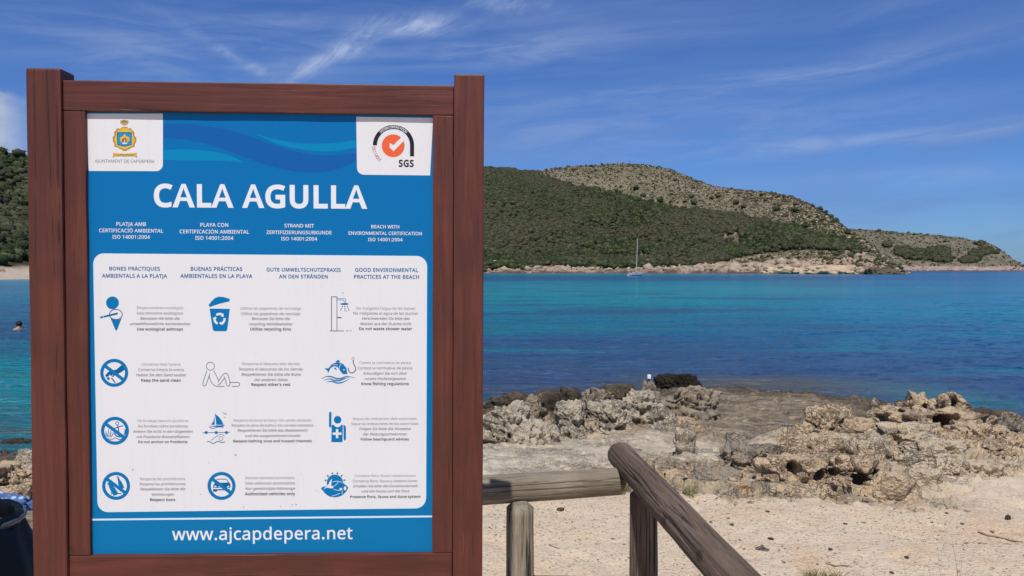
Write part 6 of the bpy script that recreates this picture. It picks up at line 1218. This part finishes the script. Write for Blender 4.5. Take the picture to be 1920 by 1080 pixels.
def skin_person(name, loc, joints, edges, radii, mats, rotz=0):
    me = bpy.data.meshes.new(name); me.from_pydata(joints, edges, []); o = bpy.data.objects.new(name, me); COL.objects.link(o); o.location = loc; o.rotation_euler = (0, 0, rotz)
    md = o.modifiers.new('skin', 'SKIN'); md.use_smooth_shade = True
    for i, r in enumerate(radii): me.skin_vertices[0].data[i].radius = (r, r)
    me.skin_vertices[0].data[0].use_root = True
    sb = o.modifiers.new('sub', 'SUBSURF'); sb.levels = sb.render_levels = 2; me.materials.append(mats); return o
skinm = mat('skin', .6, (.42, .23, .15))[0]; redm = mat('red_cloth', .8, (.42, .05, .04))[0]; hairm = mat('dark_hair', .7, (.015, .012, .010))[0]
SIT = [(0, 0, .14), (0, .05, .32), (0, .10, .52), (0, .09, .62), (0, .06, .78), (.10, -.02, .13), (.13, -.38, .42), (.14, -.62, .06), (.14, -.76, .05), (-.10, -.02, .13), (-.13, -.38, .42), (-.14, -.62, .06), (-.14, -.76, .05), (.19, .1, .52), (.26, -.05, .30), (.2, -.3, .40), (-.19, .1, .52), (-.26, .16, .28), (-.28, .28, .04)]
SE = [(0, 1), (1, 2), (2, 3), (3, 4), (0, 5), (5, 6), (6, 7), (7, 8), (0, 9), (9, 10), (10, 11), (11, 12), (2, 13), (13, 14), (14, 15), (2, 16), (16, 17), (17, 18)]
SRD = [.15, .13, .14, .06, .10, .09, .065, .05, .04, .09, .065, .05, .04, .06, .045, .035, .06, .045, .035]
hill_z = lambda px, Y: float(np.interp(Y, hY[:, np.argmin(np.abs(pxs - px))], hZ[:, np.argmin(np.abs(pxs - px))]))
for px, Y, rot, lb in ((1.5, 238, .3, 'person in red sitting on the far beach, leftmost in the photo'), (4.8, 240.5, -.6, 'person in red sitting on the far beach, farthest up of the three'), (8, 238.5, 1.2, 'person in red sitting on the far beach, rightmost of the three')):
    z = hill_z(px, Y); o = skin_person('person', at(px, 500, Y).xy.to_3d() + Vector((0, 0, z)), SIT, SE, SRD, skinm, rot); tag(o, lb, 'person', 'people in red on the far beach')
    V, Fc = ico(2); shirt = V * [.19, .16, .26]; shirt = shirt * (1 + .08 * fbm(V[:, 0] * 2, V[:, 1] * 2, V[:, 2] * 2, 2))[:, None]; s_ = link('shirt', mesh_np('shirt', shirt, Fc), redm, o, True); s_.location = (0, .06, .36)
    hr = link('hair', mesh_np('hair', V[:, :] * [.125, .13, .11], Fc), hairm, o, True); hr.location = (0, .085, .83)
# swimmer: head and shoulders above water
p = at(36, 616, 34.8)
SW = [(0, 0, -.45), (0, 0, -.18), (0, 0, -.02), (0, -.01, .08), (0, -.03, .20), (.18, 0, -.03), (.32, -.12, -.12), (.20, -.42, -.05), (-.18, 0, -.03), (-.34, -.1, -.14), (-.3, -.4, -.10)]
o = skin_person('swimmer', (p.x, 34.8, 0), SW, [(0, 1), (1, 2), (2, 3), (3, 4), (2, 5), (5, 6), (6, 7), (2, 8), (8, 9), (9, 10)], [.14, .15, .13, .06, .095, .07, .05, .04, .07, .05, .04], skinm, R(60)); tag(o, 'lone swimmer with dark hair in the sea left of the sign', 'person')
V, Fc = ico(2); hr = link('hair', mesh_np('hair', V * [.13, .14, .13], Fc), hairm, o, True); hr.location = (0, .005, .225)

# small white marker on the shoreline rocks
p = at(1217, 714.5, 12.1); e = empty('marker_post', p); tag(e, 'small white capped stub standing on the knobbly rock by the sea', 'marker')
bm = bmesh.new(); bmesh.ops.create_cone(bm, cap_ends=True, segments=12, radius1=.022, radius2=.018, depth=.11); simple_obj('stub', bm, mat('dark_metal', .6, (.04, .035, .03))[0], e)
simple_obj('cap', box_bm(-.027, .027, -.027, .027, .035, .098, .008, 2), mat('white_cap', .5, (.80, .82, .86))[0], e)

# ================================================================== PLANTS, TWIGS, LOOSE STONES ON THE SAND
def blade_mat(name, a, b_):
    m, t, b = mat(name, .8, spec=.2); n = t.noise(t.node('ShaderNodeNewGeometry').outputs['Position'], 14, 3, .6)
    t.l.new(t.mix(t.mapr(n, .35, .65), a, b_), b.inputs['Base Color']); return m
M['grass'] = blade_mat('dry_grass', (.10, .105, .035), (.30, .26, .13)); M['dry'] = blade_mat('dry_stem', (.16, .12, .08), (.34, .27, .18))
def tuft(px, py, Y, r, h, n, label, m='grass', seed=0):
    q = np.random.default_rng(seed + int(px)); p = at(px, py, Y); gz_ = ground_z(p.x, Y); V, Fq = [], []
    for i in range(n):
        a = q.uniform(0, 6.28); d = r * math.sqrt(q.random()) * .7; bx, by = d * math.cos(a), d * math.sin(a)
        hh = h * q.uniform(.45, 1); lean = q.normal(size=2) * .35 * hh + np.array([math.cos(a), math.sin(a)]) * .35 * hh * d / r; wd = q.uniform(.0012, .0026); wa = q.uniform(0, 3.14); wx, wy = math.cos(wa) * wd, math.sin(wa) * wd
        k = len(V)
        for u, ww in ((0, 1), (.4, .9), (.75, .6), (1, .08)):
            cx_, cy_, cz = bx + lean[0] * u * u, by + lean[1] * u * u, hh * u * (1 - .12 * u); V += [(cx_ - wx * ww, cy_ - wy * ww, cz), (cx_ + wx * ww, cy_ + wy * ww, cz)]
        for s in range(3): Fq.append((k + 2 * s, k + 2 * s + 1, k + 2 * s + 3, k + 2 * s + 2))
    o = link('grass_tuft', pyd('grass_tuft', V, Fq), M[m]); o.location = (p.x, Y, gz_ - .01); tag(o, label, 'grass tuft', 'tufts of dry grass on the sand'); return o
tuft(1525, 1070, 4.02, .05, .11, 170, 'green grass tuft at the bottom edge right of the sloping log')
tuft(1562, 1070, 4.05, .06, .085, 130, 'straw-green grass tuft at the bottom edge, second from the sloping log')
tuft(1605, 1070, 4.0, .06, .07, 90, 'sparse low grass tuft at the bottom edge, third from the sloping log')
tuft(1006, 950, 5.6, .07, .12, 70, 'thin grass tuft behind the left fence post', 'grass')
tuft(1098, 945, 5.7, .11, .13, 150, 'grass tuft under the horizontal log, left one', 'grass')
tuft(1160, 945, 5.7, .13, .16, 190, 'larger grass tuft under the end of the horizontal log', 'grass')
tuft(1294, 940, 5.6, .07, .11, 90, 'grass tuft at the foot of the orange rocks right of the sloping log', 'grass')
def stems(px, Y, lst, label):
    p = at(px, 1070, Y); e_v, e_f = [], []
    for k, (dx, top, lean, w_) in enumerate(lst):
        n0 = len(e_v); prev = None
        for u in np.linspace(0, 1, 7):
            x = dx + lean * u * u + .004 * math.sin(u * 6 + k); z = top * u
            for a in range(3): e_v.append((x + w_ * math.cos(a * 2.1) * (1 - .6 * u), .01 * k + w_ * math.sin(a * 2.1) * (1 - .6 * u), z))
        for s in range(6):
            for a in range(3): b_ = (a + 1) % 3; q = n0 + s * 3; e_f.append((q + a, q + b_, q + 3 + b_, q + 3 + a))
    o = link('dry_plant', pyd('dry_plant', e_v, e_f), M['dry']); o.location = (p.x, Y, ground_z(p.x, Y) - .01); tag(o, label, 'dry plant'); return o
stems(1700, 3.98, [(0, .17, -.02, .0011), (.012, .09, .02, .001)], 'single leaning dry stalk at the bottom edge')
stems(1795, 3.95, [(0, .27, -.03, .0014), (.01, .12, .10, .0014), (-.07, .22, -.03, .0011), (.015, .08, -.05, .001), (.04, .16, .0, .0009)], 'branching dry stalks at the bottom edge on the right')
stems(1532, 4.3, [(0, .20, 0, .0008)], 'one tall hair-thin stalk above the green grass tuft')
def loose(px, py, wpx, label, mode='grey', flat=.6, dark=False):
    d = ray(px, py); k = (1.0 - CAM[2]) / d[2]; P = CAM + d * k; z = ground_z(P[0], P[1]); k = (z - CAM[2]) / d[2]; P = CAM + d * k
    r = wpx / 2 / F * P[1]; V, Fc = ico(2); q = np.random.default_rng(int(px)); V = V * (1 + .28 * fbm(V[:, 0] * 1.4 + px, V[:, 1] * 1.4, V[:, 2] * 1.4, 2))[:, None] * [r, r * q.uniform(.6, 1), r * flat]
    o = link('stone', mesh_np('stone', V, Fc), RM[mode]); o.location = (P[0], P[1], ground_z(P[0], P[1]) + r * flat * .35); o.rotation_euler = (0, 0, q.uniform(0, 6)); tag(o, label, 'stone', 'loose stones on the sand'); return o
for px, py, w_, lb, md, fl in ((1890, 974, 11, 'pointed dark brown stone alone on the sand at far right', 'dark', 1.3), (1428, 1030, 26, 'flat grey stone slab on the sand beside the sloping log', 'grey', .16), (1445, 1011, 12, 'dark pebble just above the flat grey slab', 'dark', .5),
      (1585, 983, 9, 'dark pebble in the middle of the gravel patch', 'dark', .5), (1775, 963, 8, 'small brown stone on the smooth sand under the pale rocks', 'dark', .5), (1804, 983, 10, 'flat brown stone on the smooth sand', 'grey', .4), (1557, 1031, 8, 'dark pebble above the green grass tufts', 'dark', .7),
      (1700, 1046, 14, 'flat brown stone above the leaning stalk', 'dark', .25), (1470, 1055, 7, 'reddish pebble near the lower end of the sloping log', 'tan', .6), (1439, 960, 9, 'dark pebble at the foot of the orange rocks', 'dark', .5), (1051, 955, 16, 'dark stone on the sand under the horizontal log', 'dark', .45),
      (1372, 985, 9, 'grey pebble right beside the sloping log', 'grey', .6), (1672, 1075, 9, 'dark pebble at the bottom edge right of the grass', 'dark', .5), (1860, 1000, 9, 'pebble at the left end of the thin twig', 'grey', .5), (1120, 1020, 10, 'tan pebble framed between the two fence posts', 'tan', .5), (1290, 1010, 11, 'pale pebble to the left of the sloping log', 'pale', .6)):
    loose(px, py, w_, lb, md, fl)
def twig(pts, r, label):
    P = []
    for px, py in pts:
        d = ray(px, py); k = (1.0 - CAM[2]) / d[2]; q = CAM + d * k; k = (ground_z(q[0], q[1]) + r - CAM[2]) / d[2]; P.append(Vector(CAM + d * k))
    V, Fq = [], []; c = P[0]
    for i, q in enumerate(P):
        d = (P[min(i + 1, len(P) - 1)] - P[max(i - 1, 0)]).normalized(); s = d.cross(Vector((0, 0, 1))); 
        for a in range(6): V.append(tuple(q - c + (s * math.cos(a * 1.047) + Vector((0, 0, 1)) * math.sin(a * 1.047)) * r * (1 - .5 * i / len(P))))
    for i in range(len(P) - 1):
        for a in range(6): b_ = (a + 1) % 6; Fq.append((i * 6 + a, i * 6 + b_, i * 6 + 6 + b_, i * 6 + 6 + a))
    o = link('twig', pyd('twig', V, Fq), M['dry']); o.location = c; tag(o, label, 'twig')
twig([(1834, 996), (1850, 1003), (1868, 1006), (1885, 1010), (1905, 1015), (1918, 1016)], .006, 'long thin twig lying on the sand at the right edge')
twig([(1548, 1056), (1556, 1058), (1564, 1061), (1574, 1060), (1592, 1061)], .005, 'short bent twig just above the straw-green grass')
twig([(1030, 1021), (1040, 1026), (1049, 1029)], .005, 'short dark twig between the two fence posts')
# broken rubble around the outcrop
n = 2200; r_ = np.random.default_rng(15); tY = 5.2 + 4.2 * r_.random(n); tX = -.2 + 5.6 * r_.random(n)
o_ = shore(tX, tY); k = (o_[1] < .75) & (np.exp(-((tX - 3.2) / 2.2) ** 2 - ((tY - 6.6) / 1.5) ** 2) + .12 > r_.random(n)) & (o_[6] < .5) & (o_[4] < .35)
rub = []
for i, md in enumerate(('tan', 'pale', 'tan', 'grey')):
    V_, F_ = ico(2); q_ = np.random.default_rng(30 + i); pl_ = q_.normal(size=(10, 3)); pl_ /= np.linalg.norm(pl_, axis=1)[:, None]; V_ = V_ * np.minimum((q_.uniform(.6, 1, 10)[None] / np.maximum(V_ @ pl_.T, .15)).min(1), 1.3)[:, None] * [1, .8, .6]
    q = mesh_np('rubble_piece', V_, F_); q.materials.append(RM[md]); rub.append(q)
scatter('rubble', np.stack([tX[k], tY[k], o_[0][k] + .005], -1), np.exp(r_.normal(math.log(.016), .5, k.sum())).clip(.006, .045), rub, 'broken stones lying about the rocky outcrop')
# crushed stone on the sand
n = 9000; r_ = np.random.default_rng(5); tY = 3.3 + 3.0 * r_.random(n) ** .9; tX = (r_.random(n) * 1.35 - .68) * tY
zz, sm_, *_ = shore(tX, tY); k = (sm_ > .6) & (fbm(tX * .8, tY * .8, 3, 2) + .25 * r_.random(n) > -.05); 
stv2 = []
for i, md in enumerate(('grey', 'pale', 'tan', 'pale')):
    V_, F_ = ico(1); V_ = V_ * (1 + .22 * np.random.default_rng(i).normal(size=(len(V_), 1))) * [1, .8, .55]; q = mesh_np('pebble', V_, F_); q.materials.append(RM[md]); stv2.append(q)
scatter('gravel', np.stack([tX[k], tY[k], zz[k]], -1), np.exp(r_.normal(math.log(.0042), .5, k.sum())).clip(.0015, .016), stv2, 'small crushed stones strewn over the pale sand')
